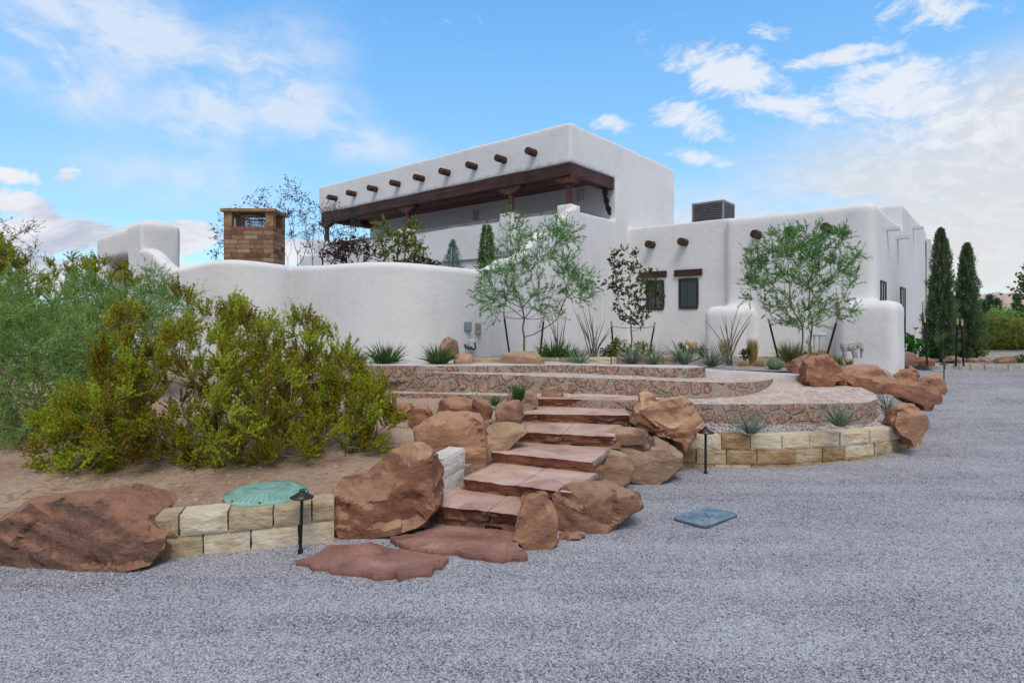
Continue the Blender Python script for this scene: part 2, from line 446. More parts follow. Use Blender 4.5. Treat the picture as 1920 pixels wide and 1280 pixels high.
M_ROCK = [mat_rock('red_rock_%s' % 'abcdef'[i], *a) for i, a in enumerate([
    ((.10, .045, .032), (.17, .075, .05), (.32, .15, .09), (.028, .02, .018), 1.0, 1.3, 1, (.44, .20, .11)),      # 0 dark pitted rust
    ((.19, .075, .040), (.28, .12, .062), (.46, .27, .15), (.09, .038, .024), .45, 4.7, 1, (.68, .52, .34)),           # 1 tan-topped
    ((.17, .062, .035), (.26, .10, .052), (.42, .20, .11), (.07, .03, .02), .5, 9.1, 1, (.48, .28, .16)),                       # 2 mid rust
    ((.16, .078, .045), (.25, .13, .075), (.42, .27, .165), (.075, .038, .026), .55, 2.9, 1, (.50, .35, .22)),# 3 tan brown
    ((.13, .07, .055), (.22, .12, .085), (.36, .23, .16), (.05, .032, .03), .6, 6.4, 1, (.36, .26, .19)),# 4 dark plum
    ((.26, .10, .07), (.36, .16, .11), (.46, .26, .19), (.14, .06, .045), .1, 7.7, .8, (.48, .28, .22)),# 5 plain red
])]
def mat_slab(name='flagstone', rough_side=True):
    m, k = new_mat(name); p = GEO(k)
    vz = k.n('ShaderNodeTexVoronoi', {'Vector': k.vmap(p, scale=(1, 1, .15), rot=(0, 0, .4)), 'Scale': 1.3, 'Randomness': .9}, feature='F1')
    sc = k.n('ShaderNodeSeparateColor', {0: vz.outputs['Color']})
    a = k.noise(p, 3.2, 6, .6, .3); b = k.noise(p, 24, 5, .7)
    v = k.m('ADD', k.m('ADD', k.m('MULTIPLY', a, .55), k.m('MULTIPLY', b, .2)), k.m('MULTIPLY', sc.outputs[0], .16))
    v = k.m('ADD', v, .05)
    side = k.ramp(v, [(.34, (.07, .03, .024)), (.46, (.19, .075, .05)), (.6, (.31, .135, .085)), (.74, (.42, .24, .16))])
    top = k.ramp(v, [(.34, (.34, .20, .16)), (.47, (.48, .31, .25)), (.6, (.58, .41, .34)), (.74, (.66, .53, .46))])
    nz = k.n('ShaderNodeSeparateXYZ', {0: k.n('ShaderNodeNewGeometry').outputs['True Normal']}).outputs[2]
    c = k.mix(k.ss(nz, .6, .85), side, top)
    h = k.m('ADD', k.m('MULTIPLY', a, .9), k.m('MULTIPLY', b, .5))
    finish(k, c, .8, h, .7, .03, .3); return m
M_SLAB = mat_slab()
def mat_flag():
    m, k = new_mat('loose_flagstone'); p = GEO(k)
    a = k.noise(p, 2.4, 6, .6, .5); b = k.noise(p, 30, 5, .7)
    v = k.m('ADD', k.m('MULTIPLY', a, .75), k.m('MULTIPLY', b, .25))
    c = k.ramp(v, [(.36, (.16, .085, .075)), (.48, (.25, .125, .10)), (.57, (.33, .17, .13)), (.68, (.44, .29, .24))])
    h = k.m('ADD', k.ramp(a, [(.42, 0), (.44, .6), (.56, .65), (.57, 1.0)]), k.m('MULTIPLY', b, .5))
    finish(k, c, .8, h, .6, .02, .3); return m
M_FLAG = mat_flag()

def mat_rubble(name, tread=False):
    m, k = new_mat(name); p = GEO(k)
    wv = k.n('ShaderNodeVectorMath', {0: k.noisec(p, 5, 3), 'Scale': .10}, operation='SCALE').outputs[0]
    pw = k.n('ShaderNodeVectorMath', {0: p, 1: wv}, operation='ADD').outputs[0]
    if tread: pw = k.vmap(pw, scale=(1, 1, .05))
    sc_ = 5.3 if not tread else 5.0
    v1 = k.n('ShaderNodeTexVoronoi', {'Vector': pw, 'Scale': sc_, 'Randomness': .85}, feature='F1')
    v2 = k.n('ShaderNodeTexVoronoi', {'Vector': pw, 'Scale': sc_, 'Randomness': .85}, feature='DISTANCE_TO_EDGE')
    ed = k.m('ADD', v2.outputs['Distance'], k.m('MULTIPLY', k.m('SUBTRACT', k.noise(p, 28, 4, .7), .5), .20))
    sc = k.n('ShaderNodeSeparateColor', {0: v1.outputs['Color']})
    a = k.noise(p, 22, 5, .7); b = k.noise(p, 90, 3, .7)
    if not tread:
        stone = k.mix(sc.outputs[0], (.22, .115, .085), (.42, .26, .195))
        stone = k.mix(k.m('MULTIPLY', sc.outputs[1], .5), stone, (.42, .26, .20))
        stone = k.mix(k.ss(a, .46, .62), stone, (.48, .37, .30))
        stone = k.mix(k.ss(a, .44, .32), stone, (.09, .045, .04))
        mortar = k.mix(k.noise(p, 7, 5, .7), (.22, .18, .15), (.50, .43, .37))
        rnd_ = k.m('ADD', .52, k.m('MULTIPLY', sc.outputs[2], .30))
        f = k.m('MULTIPLY', k.ss(ed, .03, .13), k.ss(k.m('ADD', v1.outputs['Distance'], k.m('MULTIPLY', k.m('SUBTRACT', k.noise(p, 20, 4, .7), .5), .22)), k.m('ADD', rnd_, .05), k.m('SUBTRACT', rnd_, .03)))
        h = k.m('ADD', k.m('MULTIPLY', f, 1.3), k.m('ADD', k.m('MULTIPLY', a, .5), k.m('MULTIPLY', b, .12)))
        bd = .05
    else:
        stone = k.mix(sc.outputs[0], (.44, .29, .24), (.56, .43, .37))
        stone = k.mix(k.ss(a, .58, .68), stone, (.30, .15, .12))
        mortar = k.mix(a, (.52, .46, .42), (.64, .59, .55))
        f = k.m('MULTIPLY', k.ss(ed, .05, .12), .85)
        h = k.m('ADD', k.m('MULTIPLY', k.ss(ed, .02, .14), .5), k.m('ADD', k.m('MULTIPLY', a, .5), k.m('MULTIPLY', b, .1)))
        bd = .02
    c = k.mix(f, mortar, stone)
    finish(k, c, .9, h, .85, bd * .8, .2); return m
M_RUBBLE = mat_rubble('rubble_masonry')
M_TREAD = mat_rubble('flagstone_tread', True)

def mat_simple(name, c1, c2, scale=6, rough=.8, bstr=.3, bdist=.01, metal=0, spec=.3, stretch=(1, 1, 1), bscale=None, det=5):
    m, k = new_mat(name); p = k.vmap(GEO(k), scale=stretch)
    a = k.noise(p, scale, det, .6)
    c = k.ramp(a, [(.35, c1), (.65, c2)])
    finish(k, c, rough, k.noise(p, bscale or scale * 4, 5, .65), bstr, bdist, spec, metal); return m
M_CONC = mat_simple('path_concrete', (.50, .48, .48), (.60, .58, .58), 3, .85, .2)
M_MORT = mat_simple('mortar', (.24, .20, .175), (.36, .31, .275), 8, .9, .5, .02)
M_RISER = mat_simple('riser_stone', (.16, .08, .05), (.36, .20, .12), 5, .85, .5, .02)
M_BLACK = mat_simple('black_metal', (.018, .018, .018), (.035, .033, .03), 12, .5, .1, .004, .6, .5)
M_BRONZE = mat_simple('bronze_metal', (.05, .046, .042), (.09, .083, .075), 9, .42, .1, .004, .7, .5)
def mat_stucco():
    m, k = new_mat('white_stucco'); p = GEO(k)
    a = k.noise(p, .6, 6, .6); st = k.noise(k.vmap(p, scale=(3.5, 3.5, .35)), 1.0, 6, .65); d = k.noise(p, 18, 5, .65)
    v = k.m('ADD', k.m('ADD', k.m('MULTIPLY', a, .40), k.m('MULTIPLY', st, .42)), k.m('MULTIPLY', d, .18))
    c = k.ramp(v, [(.32, (.635, .635, .635)), (.45, (.715, .717, .717)), (.62, (.765, .767, .767))])
    # grey rain stain below the parapet edges
    h = k.m('ADD', k.m('MULTIPLY', k.noise(p, 5, 4), 1.6), k.m('ADD', k.m('MULTIPLY', d, .5), k.m('MULTIPLY', k.noise(p, 140, 3, .7), .16)))
    finish(k, c, .92, h, .30, .03, .15); return m
M_STUCCO = mat_stucco()
def mat_limestone(name, c1, c2, c3):
    m, k = new_mat(name); p = k.vmap(GEO(k), scale=(1, 1, 1.6)); 
    a = k.noise(p, 4, 6, .6, .3); b = k.noise(p, 22, 6, .7)
    v = k.m('ADD', k.m('MULTIPLY', a, .7), k.m('MULTIPLY', b, .3))
    c = k.ramp(v, [(.36, c1), (.5, c2), (.64, c3)])
    rnd = k.n('ShaderNodeAttribute', attribute_name='tint').outputs['Fac']
    finish(k, c, .88, k.m('ADD', k.m('MULTIPLY', a, 1.0), k.m('MULTIPLY', b, .6)), .8, .04, .2); return m
M_LIME = [mat_limestone('cream_limestone', (.50, .39, .24), (.63, .54, .39), (.72, .66, .53)),
          mat_limestone('ochre_limestone', (.22, .13, .055), (.36, .235, .12), (.47, .36, .22)),
          mat_limestone('buff_limestone', (.33, .235, .13), (.45, .36, .23), (.58, .50, .37)),
          mat_limestone('white_limestone', (.58, .54, .46), (.68, .645, .57), (.76, .73, .67))]
def mat_wood(name, c1, c2, c3, ax=0):
    m, k = new_mat(name)
    p = k.vmap(GEO(k), rot=(0, 0, -math.atan2(.639, -.769)))
    s = [(0.7, 14, 14), (14, .7, 14), (14, 14, .7)][ax]
    a = k.noise(k.vmap(p, scale=s), 1.0, 6, .65, .4); b = k.noise(p, 1.6, 4)
    v = k.m('ADD', k.m('MULTIPLY', a, .65), k.m('MULTIPLY', b, .35))
    c = k.ramp(v, [(.36, c1), (.5, c2), (.64, c3)])
    finish(k, c, .6, a, .5, .015, .35); return m
M_WOOD = mat_wood('dark_stained_wood', (.022, .010, .008), (.058, .022, .015), (.12, .045, .028))
M_POST = mat_wood('red_stained_post', (.03, .012, .010), (.085, .030, .020), (.15, .060, .038), 2)
M_VIGA = mat_simple('viga_wood', (.035, .017, .011), (.095, .045, .028), 9, .7, .4, .01)
def mat_planks():
    m, k = new_mat('ceiling_planks')
    p = k.vmap(GEO(k), rot=(0, 0, -math.atan2(.639, -.769)))
    sep = k.n('ShaderNodeSeparateXYZ', {0: p})
    fr = k.m('FRACT', k.m('MULTIPLY', sep.outputs[1], 6.0))
    idn = k.m('FLOOR', k.m('MULTIPLY', sep.outputs[1], 6.0))
    pl = k.n('ShaderNodeTexWhiteNoise', {'W': idn}, noise_dimensions='1D').outputs[0]
    a = k.noise(k.vmap(p, scale=(.7, 10, 10)), 1.0, 5, .6)
    v = k.m('ADD', k.m('MULTIPLY', pl, .5), k.m('MULTIPLY', a, .6))
    c = k.ramp(v, [(.25, (.08, .028, .018)), (.5, (.17, .06, .038)), (.8, (.27, .11, .07))])
    gap = k.m('LESS_THAN', fr, .06)
    c = k.mix(gap, c, (.012, .006, .005))
    finish(k, c, .55, k.m('SUBTRACT', 1.0, gap), .5, .01, .35); return m
M_PLANK = mat_planks()

# ------------------------------------------------------------------ ground
def gz(x, y):
    return .80 * sstep(7.0, 16.5, y) + .05 * sstep(16, 30, y)
def dz(x, y):      # sandy dirt slope on the left
    z = .33 + .10 * sstep(5.3, 7.2, y) + .34 * sstep(6.8, 9.4, y) + .42 * sstep(9.4, 11.8, y)
    z += .035 * noise.noise(Vector((x * .9, y * .9, 3))) + .018 * noise.noise(Vector((x * 3, y * 3, 8))) + .006 * noise.noise(Vector((x * 11, y * 11, 1)))
    z -= .12 * sstep(-2.4, -1.0, x) * sstep(7.2, 5.4, y)
    return z
def bz(x, y):      # planting ground behind the terrace
    z = max(1.22 - .03 * max(x, 0), .88) + .02 * noise.noise(Vector((x, y, 0)))
    d = min(((y - 11.2) * .70 - (x - 7.2) * .714), 9) if x < 10.05 and y < 15.3 else 9
    return lerp(gz(x, y) - .10, z, sstep(-.05, .7, d)) if x > 7.4 else z

def sheet(name, outline, zf, step, mat, seed=0, skirt=0):
    vs, fs = plan_mesh(outline, zf, step, seed)
    mb = MB(); mb.add(vs, fs)
    if skirt:
        ol = resample(outline, .3, closed=True); n = len(ol); sv = []
        for p in ol: z = zf(p[0], p[1]); sv += [(p[0], p[1], z + .002), (p[0], p[1], z - skirt)]
        mb.add(sv, [(2 * i, 2 * i + 1, 2 * ((i + 1) % n) + 1, 2 * ((i + 1) % n)) for i in range(n)])
    return tag(mb.build(name, mat, smooth=True, origin=(0, 0, 0)), kind='structure')

# gravel: a fine sheet with real small undulations near, coarse far to the horizon
mb = MB()
xs = np.concatenate([-np.geomspace(3000, 16, 22), np.arange(-14, 18.1, .25), np.geomspace(20, 3000, 22)])
ys = np.concatenate([[-3000, -800, -200, -60, -20, -8], np.arange(-2, 26, .25), np.geomspace(27, 4000, 26)])
gx, gy = np.meshgrid(xs, ys)
gzv = np.array([gz(a, b) + .012 * noise.noise(Vector((a * .8, b * .8, 0))) + .006 * noise.noise(Vector((a * 2.7, b * 2.7, 5))) for a, b in zip(gx.ravel(), gy.ravel())])
n0, n1 = gx.shape
vs = np.stack([gx.ravel(), gy.ravel(), gzv], 1)
ii = (np.arange(n0 - 1)[:, None] * n1 + np.arange(n1 - 1)[None]).ravel()
mb.add(vs, np.stack([ii, ii + 1, ii + n1 + 1, ii + n1], 1))
tag(mb.build('gravel_ground', M_GRAVEL, smooth=True, origin=(0, 0, 0)), kind='structure')

dirt_ol = [(-14, 5.1), (-5.2, 5.2), (-4.0, 5.25), (-3.25, 5.3), (-2.85, 5.17), (-1.75, 5.56), (-1.35, 5.7), (-1.0, 6.1), (-.62, 6.45), (-.3, 6.9), (.15, 7.6), (.35, 8.4), (.3, 9.4), (.3, 12.8), (-14, 14.5)]
sheet('dirt_ground', dirt_ol, lambda x, y: dz(x, y) - .5 * sstep(-13.2, -14, x), .16, M_SAND, skirt=.6)
sheet('desert_ground', [(-14, 3), (-14, 15), (-14, 60), (-120, 200), (-160, 60), (-60, -6)], lambda x, y: .75 + .3 * noise.noise(Vector((x * .1, y * .1, 0))), 5.0, M_SAND)

# ------------------------------------------------------------------ terrace
zB = lambda x, y=0: 1.122 - .027 * x
zC = lambda x, y=0: 1.24 - .010 * x
zA = lambda x, y: .84 - .05 * sstep(1.2, 2.6, x) + .105 * max(0, y - 8.8) * sstep(2.5, 4.5, x)
def edge(px_list, z):
    return [tuple(G(x, y, z)[:2]) for x, y in px_list]
Afront = edge([(560, 735), (700, 735.5), (820, 738), (960, 742), (1100, 749), (1180, 751)], .84) + edge([(1310, 757), (1400, 757.5), (1500, 757)], .79) + \
    [tuple(G(1570, 755, .80)[:2]), tuple(G(1612, 751, .82)[:2]), tuple(G(1640, 742, .86)[:2]), tuple(G(1642, 731, .91)[:2]), tuple(G(1618, 720, .95)[:2]), tuple(G(1590, 712, .98)[:2])]
Aol = catmull(Afront, 6) + [(6.3, 10.9), (5.3, 11.0), (4.0, 10.9), (2, 10.5), (-4.5, 10.9)]
Bfront = edge([(560, 731), (700, 731.5), (822, 735), (960, 736.5), (1067, 738)], .84) + edge([(1240, 744), (1340, 745.5), (1400, 743), (1438, 736), (1455, 726)], .80) + \
    [(4.68, 10.75)]
Bol = catmull(Bfront, 6) + [(3.9, 10.9), (2, 10.7), (-4.5, 10.9)]
def Gz(px, py, zf):
    q = G(px, py, zf(0, 0))
    for _ in range(4): q = G(px, py, zf(q.x, q.y))
    return tuple(q[:2])
Cfront = [Gz(x, y, zB) for x, y in [(560, 693), (680, 694), (850, 697.5), (1000, 698.5), (1067, 699), (1180, 704), (1270, 708.5), (1310, 708)]]
Col = catmull(Cfront, 6) + [(3.25, 9.9), (3.2, 10.35), (-4.5, 10.9)]
terr = empty('stone_terrace', (1.0, 9.0, .5), label='three-tiered curved rubble stone terrace with pale mortared treads below the white wall', cat='terrace')
for nm, ol, zf, zb_, sd in (('lower_tier', Aol, zA, .3, 1), ('middle_tier', Bol, zB, .8, 2), ('upper_tier', Col, zC, 1.0, 3)):
    t_, s_ = MB(), MB(); tier(t_, s_, ol, zf, zb_, seed=sd)
    r_ = s_.build(nm, M_RUBBLE, terr, smooth=True)
    t_.build('tread', M_CONC if nm == 'upper_tier' else M_TREAD, r_, smooth=False)

# pale concrete walk behind the terrace, curving down to the right
cf = catmull([(-4.5, 10.9), (0, 10.6), (2.2, 10.25), (3.12, 10.0), (4.1, 10.1), (5.2, 10.3), (6.3, 10.5)], 6)
cb = catmull([(6.4, 11.1), (5.4, 10.95), (4.1, 10.7), (2.4, 10.45), (0, 10.85), (-4.5, 11.5)], 6)
def cz(x, y): return 1.27 - .05 * max(x, 0) ** 1.0 * .62 - .030 * max(0, x - 2.4) - .08 * max(0, x - 5.4)
mbp, mbs = MB(), MB()
tier(mbp, mbs, [tuple(p[:2]) for p in cf] + [tuple(p[:2]) for p in cb], cz, .7, step=.25, seed=5, rough=.0)
mbp.f += [[i + mbp.n for i in f] for f in mbs.f]; mbp.v += mbs.v; mbp.a += mbs.a; mbp.mi += mbs.mi; mbp.n += mbs.n
tag(mbp.build('concrete_path', M_CONC, origin=(0, 0, 0)), kind='structure')

# planting bed behind
bed_ol = [(-14, 14.0), (-6, 11.6), (-4.5, 11.3), (0, 10.75), (2.4, 10.38), (4.1, 10.62), (5.4, 10.85), (6.6, 11.1), (8.1, 12.2), (9.2, 13.3), (9.8, 14.2), (10.1, 15.25), (14, 15.25), (34, 15.6), (40, 36), (22, 38), (-2, 22), (-14, 24)]
sheet('planting_bed', bed_ol, bz, .3, M_BEDGRAVEL)

# planter between the lower tier and the curved block wall
def pz(x, y):
    yw = float(np.interp(x, [2, 3.8, 4.4, 4.9, 5.5, 6, 6.5, 7], [8.1, 8.15, 8.3, 8.45, 8.75, 9.05, 9.55, 10.4]))
    zt = .53 + .25 * sstep(4.0, 5.6, x)
    return .43 + (zt - .43) * sstep(0, .5, y - yw) + .12 * sstep(9.2, 10.6, y) * sstep(.6, 0, y - yw) + .01 * noise.noise(Vector((x * 3, y * 3, 2)))
pl_ol = [(2.0, 8.05), (3.1, 8.05), (3.8, 8.08), (4.5, 8.2), (5.5, 8.6), (6.05, 8.95), (6.55, 9.5), (6.9, 10.2), (6.95, 10.9), (6.5, 11.2), (5, 9.8), (3, 9.0), (1.6, 8.9)]
sheet('planter_gravel', pl_ol, pz, .12, M_BEDGRAVEL, skirt=.4)

# ------------------------------------------------------------------ dry-stacked block walls
def block(mb, c, dx, dy, L, Dp, z0, z1, seed, round_=.012):
    """one rough-faced block: centre line start c, along dx, depth dy"""
    nx, nz_ = max(3, int(L / .035)), max(3, int((z1 - z0) / .035))
    bm = bmesh.new()
    v8 = []
    bmesh.ops.create_cube(bm, size=1)
    bmesh.ops.subdivide_edges(bm, edges=bm.edges, cuts=5, use_grid_fill=True)
    rnd = random.Random(seed); k1, k2 = rnd.uniform(-.05, .05), rnd.uniform(-.05, .05)
    for v in bm.verts:
        a, b, c_ = v.co.x, v.co.y, v.co.z
        ex = abs(abs(a) - .5) < 1e-4; ey = abs(abs(b) - .5) < 1e-4; ez = abs(abs(c_) - .5) < 1e-4
        p = Vector(c) + Vector(dx) * (a + .5) * L + Vector(dy) * (b + .5) * Dp
        z = lerp(z0, z1, c_ + .5)
        q = Vector((p.x * 7 + seed, p.y * 7, z * 9))
        if b < -.4:
            d = .011 * noise.noise(q) + .008 * noise.noise(q * 3) + .005
            if ex or ez: d = .006 + .005 * noise.noise(q * 2)
            p += Vector(dy) * (d if (ex or ez) else -d)
        if ex: p += Vector(dx) * (.006 * noise.noise(q * 2) - .004 * (1 if a > 0 else -1))
        if ez and c_ > 0: z += .004 * noise.noise(q)
        v.co = (p.x, p.y, z)
    mb.add([v.co.copy() for v in bm.verts], [[w.index for w in f.verts] for f in bm.faces])
    bm.free()

def block_wall(root, path, depth, courses, seed, mats, lens=(.30, .46), slant=False):
    """path: plan polyline of the front face; courses: (zbottom(s), ztop(s))"""
    P = [Vector((p[0], p[1], 0)) for p in path]
    S = [0]
    for a, b in zip(P[:-1], P[1:]): S.append(S[-1] + (b - a).length)
    def at(s):
        for i in range(len(P) - 1):
            if s <= S[i + 1] or i == len(P) - 2:
                t = (s - S[i]) / (S[i + 1] - S[i]); return P[i].lerp(P[i + 1], t)
    rnd = random.Random(seed)
    for ci, (zb_, zt_) in enumerate(courses):
        s = 0.0; first = True
        while s < S[-1] - .08:
            L = rnd.uniform(*lens) * (.6 if first and ci % 2 else 1); first = False
            e = min(s + L, S[-1])
            if S[-1] - e < .15: e = S[-1]
            a, b = at(s), at(e); d = (b - a); ln = d.length; d.normalize()
            nrm = Vector((-d.y, d.x, 0))
            sm = (s + e) / 2
            mb = MB(); block(mb, a + d * .003 + nrm * rnd.uniform(-.012, .012), d, nrm, ln - .006, depth, zb_(sm), zt_(sm) - .004, rnd.random() * 99)
            o = mb.build('block', mats(ci, rnd), root)
            s = e

wr = empty('retaining_wall', G(297, 1053, 0), label='short cream limestone block wall in two courses beside the dark boulder', cat='retaining wall')
p0 = G(290, 1050, .0); p1 = G(628, 1014, .0)
z0w = p0
def c_left(ci, r): return M_LIME[0] if r.random() < .6 else M_LIME[2]
block_wall(wr, [(p0.x, p0.y), (p1.x, p1.y)], .26, [(lambda s: -.08, lambda s: .18), (lambda s: .18, lambda s: .36)], 5, c_left, (.30, .40))

pr = empty('planter_wall', (4.5, 8.2, 0), label='curved retaining wall of ochre and cream limestone blocks edging the gravel planter', cat='retaining wall')
ppath = catmull([(2.25, 7.98), (3.15, 7.92), (3.85, 7.98), (4.42, 8.12), (4.9, 8.3), (5.5, 8.58), (6.0, 8.85), (6.45, 9.25), (6.85, 9.85), (7.05, 10.45), (7.02, 11.0), (6.75, 11.4)], 5)
def c_right(ci, r):
    x = r.random()
    if ci == 2: return M_LIME[0] if x < .55 else (M_LIME[1] if x < .75 else M_LIME[3])
    return M_LIME[1] if x < .5 else (M_LIME[2] if x < .85 else M_LIME[0])
up = lambda s: .30 * sstep(4.2, 6.6, s) * .5
block_wall(pr, ppath, .24, [(lambda s: -.15, lambda s: .065 + up(s) * .5), (lambda s: .065 + up(s) * .5, lambda s: .255 + up(s)), (lambda s: .255 + up(s), lambda s: .445 + up(s))], 11, c_right, (.38, .60))

# ------------------------------------------------------------------ boulders
def rock(label, outline, yb, z0, depth, mat, seed, name='boulder', squash=.82, lean=.5, amp=1.0, cat='boulder', group='red sandstone boulders around the steps and terrace', topdrop=.12, front=.90, round_=1, planes=7, chips=18, brow=None):
    """outline: silhouette in photo units; yb: the row its foot meets the ground; z0: ground height; depth: metres front to back"""
    g = G(CX, yb, z0); Yf = g.y
    rnd = random.Random(seed)
    ys_ = [p[1] for p in outline]; top, bot = min(ys_), max(ys_)
    ring = []
    for (x, y) in outline:
        h = (bot - y) / (bot - top)
        Y = Yf + depth * (.10 + lean * h)
        ring.append(W(x, y, Y))
    c = sum(ring, Vector()) / len(ring)
    zb_ = min(p.z for p in ring)
    H = max(p.z for p in ring) - zb_
    fr, bk = [], []; p_px = outline; cxp = sum(q[0] for q in outline) / len(outline)
    if brow is not None: round_ = 0; planes = 4
    for i, p in enumerate(ring):
        h = (p.z - zb_) / H
        f = front + rnd.uniform(-.06, .06)
        fr.append(Vector((c.x + (p.x - c.x) * f, Yf + depth * (.0 + lean * .55 * h) + rnd.uniform(-.04, .04) * depth, zb_ + (p.z - zb_) * (1 - topdrop * h * rnd.uniform(.7, 1.5)))))
        f = squash + rnd.uniform(-.08, .05)
        if brow is not None:
            bx = p_px[i][0] + (cxp - p_px[i][0]) * .05; by = float(np.interp(bx, [q[0] for q in brow], [q[1] for q in brow]))
            yy = max(p_px[i][1] + (bot - p_px[i][1]) * .02, by + rnd.uniform(-2, 2)); hh = (bot - yy) / (bot - top)
            fr[-1] = W(bx, min(yy, p_px[i][1] if p_px[i][1] > by else yy), Yf + depth * (.02 + .22 * hh))
        bk.append(Vector((c.x + (p.x - c.x) * f, max(p.y + depth * .28, Yf + depth * rnd.uniform(.86, 1.0)), zb_ + (p.z - zb_) * (.80 + .08 * rnd.random()))))
    low = zb_ - .12
    n = len(ring); bm = bmesh.new()
    R = [[bm.verts.new(q) for q in rr] for rr in (fr, ring, bk)]
    for a, b in ((0, 1), (1, 2)):
        for i in range(n):
            j = (i + 1) % n
            bm.faces.new((R[a][i], R[a][j], R[b][j], R[b][i]))
    for idx, sgn in ((0, -1), (2, 1)):
        cc = sum((v.co for v in R[idx]), Vector()) / n
        cc += Vector((rnd.uniform(-.15, .15) * H, sgn * depth * .06, H * rnd.uniform(-.1, .12)))
        cv = bm.verts.new(cc)
        for i in range(n):
            j = (i + 1) % n
            bm.faces.new((R[idx][i], R[idx][j], cv))
    bmesh.ops.triangulate(bm, faces=bm.faces)
    bmesh.ops.recalc_face_normals(bm, faces=bm.faces)
    size = max(H, .25); tgt = max(.022, min(.042, size * .055))
    for it in range(6):
        es = [e_ for e_ in bm.edges if e_.calc_length() > tgt * 1.6]
        if not es: break
        bmesh.ops.subdivide_edges(bm, edges=es, cuts=1)
        bmesh.ops.triangulate(bm, faces=[f for f in bm.faces if len(f.verts) > 3])
    for _ in range(round_): bmesh.ops.smooth_vert(bm, verts=bm.verts, factor=.5, use_axis_x=True, use_axis_y=True, use_axis_z=True)
    bm.normal_update()
    off = Vector((seed * 3.1, seed * 1.7, seed * .9)); A = .72 * amp * min(size, .8)
    # fracture planes: shave the block flat along random directions
    cen = sum((v.co for v in bm.verts), Vector()) / len(bm.verts)
    for pi in range(planes):
        a_ = rnd.uniform(-PI, 0) if pi % 4 else rnd.uniform(0, PI); e_l = rnd.uniform(.0, 1.0)
        nv = Vector((math.cos(a_) * math.cos(e_l), math.sin(a_) * math.cos(e_l), math.sin(e_l)))
        ext = max((v.co - cen).dot(nv) for v in bm.verts)
        lim = ext * rnd.uniform(.78, .95)
        for v in bm.verts:
            d = (v.co - cen).dot(nv)
            l2 = lim + .016 * A * noise.noise(v.co * 4 + off) * 3
            if d > l2: v.co -= nv * (d - l2) * .97
    bm.normal_update()
    co = np.array([v.co[:] for v in bm.verts]); nn = np.array([v.normal[:] for v in bm.verts]); cn = co.mean(0)
    rad = co - cn; rad /= np.linalg.norm(rad, axis=1, keepdims=True) + 1e-9
    if (rad * nn).sum(1).mean() < 0: nn = -nn
    nn = nn * .6 + rad * .4; nn /= np.linalg.norm(nn, axis=1, keepdims=True)
    rs_ = np.random.RandomState(int(seed) + 7); co0 = co.copy()
    for ci in range(chips):       # conchoidal chips and flats of many sizes
        c_i = rs_.randint(len(co)); r_ = size * (.14 + .34 * rs_.rand() ** 1.6); nv = nn[c_i] + rs_.normal(size=3) * .16; nv /= np.linalg.norm(nv)
        rel = co - co[c_i]; s_ = rel @ nv + r_ * rs_.uniform(.03, .12)
        m_ = (np.einsum('ij,ij->i', rel, rel) < (r_ * 1.3) ** 2) & (s_ > 0) & ((nn @ nv) > .35) & (co[:, 2] > zb_ + .16 * H)
        co[m_] -= nv * np.minimum(s_[m_], .10 * size)[:, None]
    dv = co - co0; dl = np.linalg.norm(dv, axis=1, keepdims=True); co = co0 + dv * np.minimum(1, .11 * size / (dl + 1e-9))
    for v, q_ in zip(bm.verts, co): v.co = q_
    bmesh.ops.recalc_face_normals(bm, faces=bm.faces)
    bm.normal_update()
    mv = []
    tl = Matrix.Rotation(rnd.uniform(-.5, .5), 3, 'Y') @ Matrix.Rotation(rnd.uniform(-.4, .4), 3, 'X')
    for v in bm.verts:
        p = v.co; q = p * 2.2 + off; ql = (tl @ p) + off
        d = .030 * noise.noise(q * 1.3)
        n2 = noise.noise(q * 2.6); d -= .022 * max(0, .22 - abs(n2)) * 4 * .5      # creases
        l = noise.noise(Vector((ql.x * .8, ql.y * .8, ql.z * 9)))
        d += .020 * (1 if l > .10 else (-.9 if l < -.14 else l * 3))            # bedding ledges
        d += .012 * noise.noise(q * 6) + .006 * noise.noise(q * 14)
        dn = v.normal * d * A * 1.25
        if p.z < zb_ + .1 * H and d < 0: dn = dn * 0
        mv.append(dn)
    for v, d in zip(bm.verts, mv): v.co += d
    for v in bm.verts:
        if v.co.z < zb_ + .02: v.co.z -= .08
    me = bpy.data.meshes.new(name)
    org = Vector((c.x, Yf + depth / 2, zb_))
    for v in bm.verts: v.co -= org
    bm.to_mesh(me); bm.free(); me.materials.append(mat)
    me.shade_smooth()
    me.set_sharp_from_angle(angle=math.radians(24))
    o = link(name, me, None, org)
    return tag(o, label, cat, group)
RK = M_ROCK
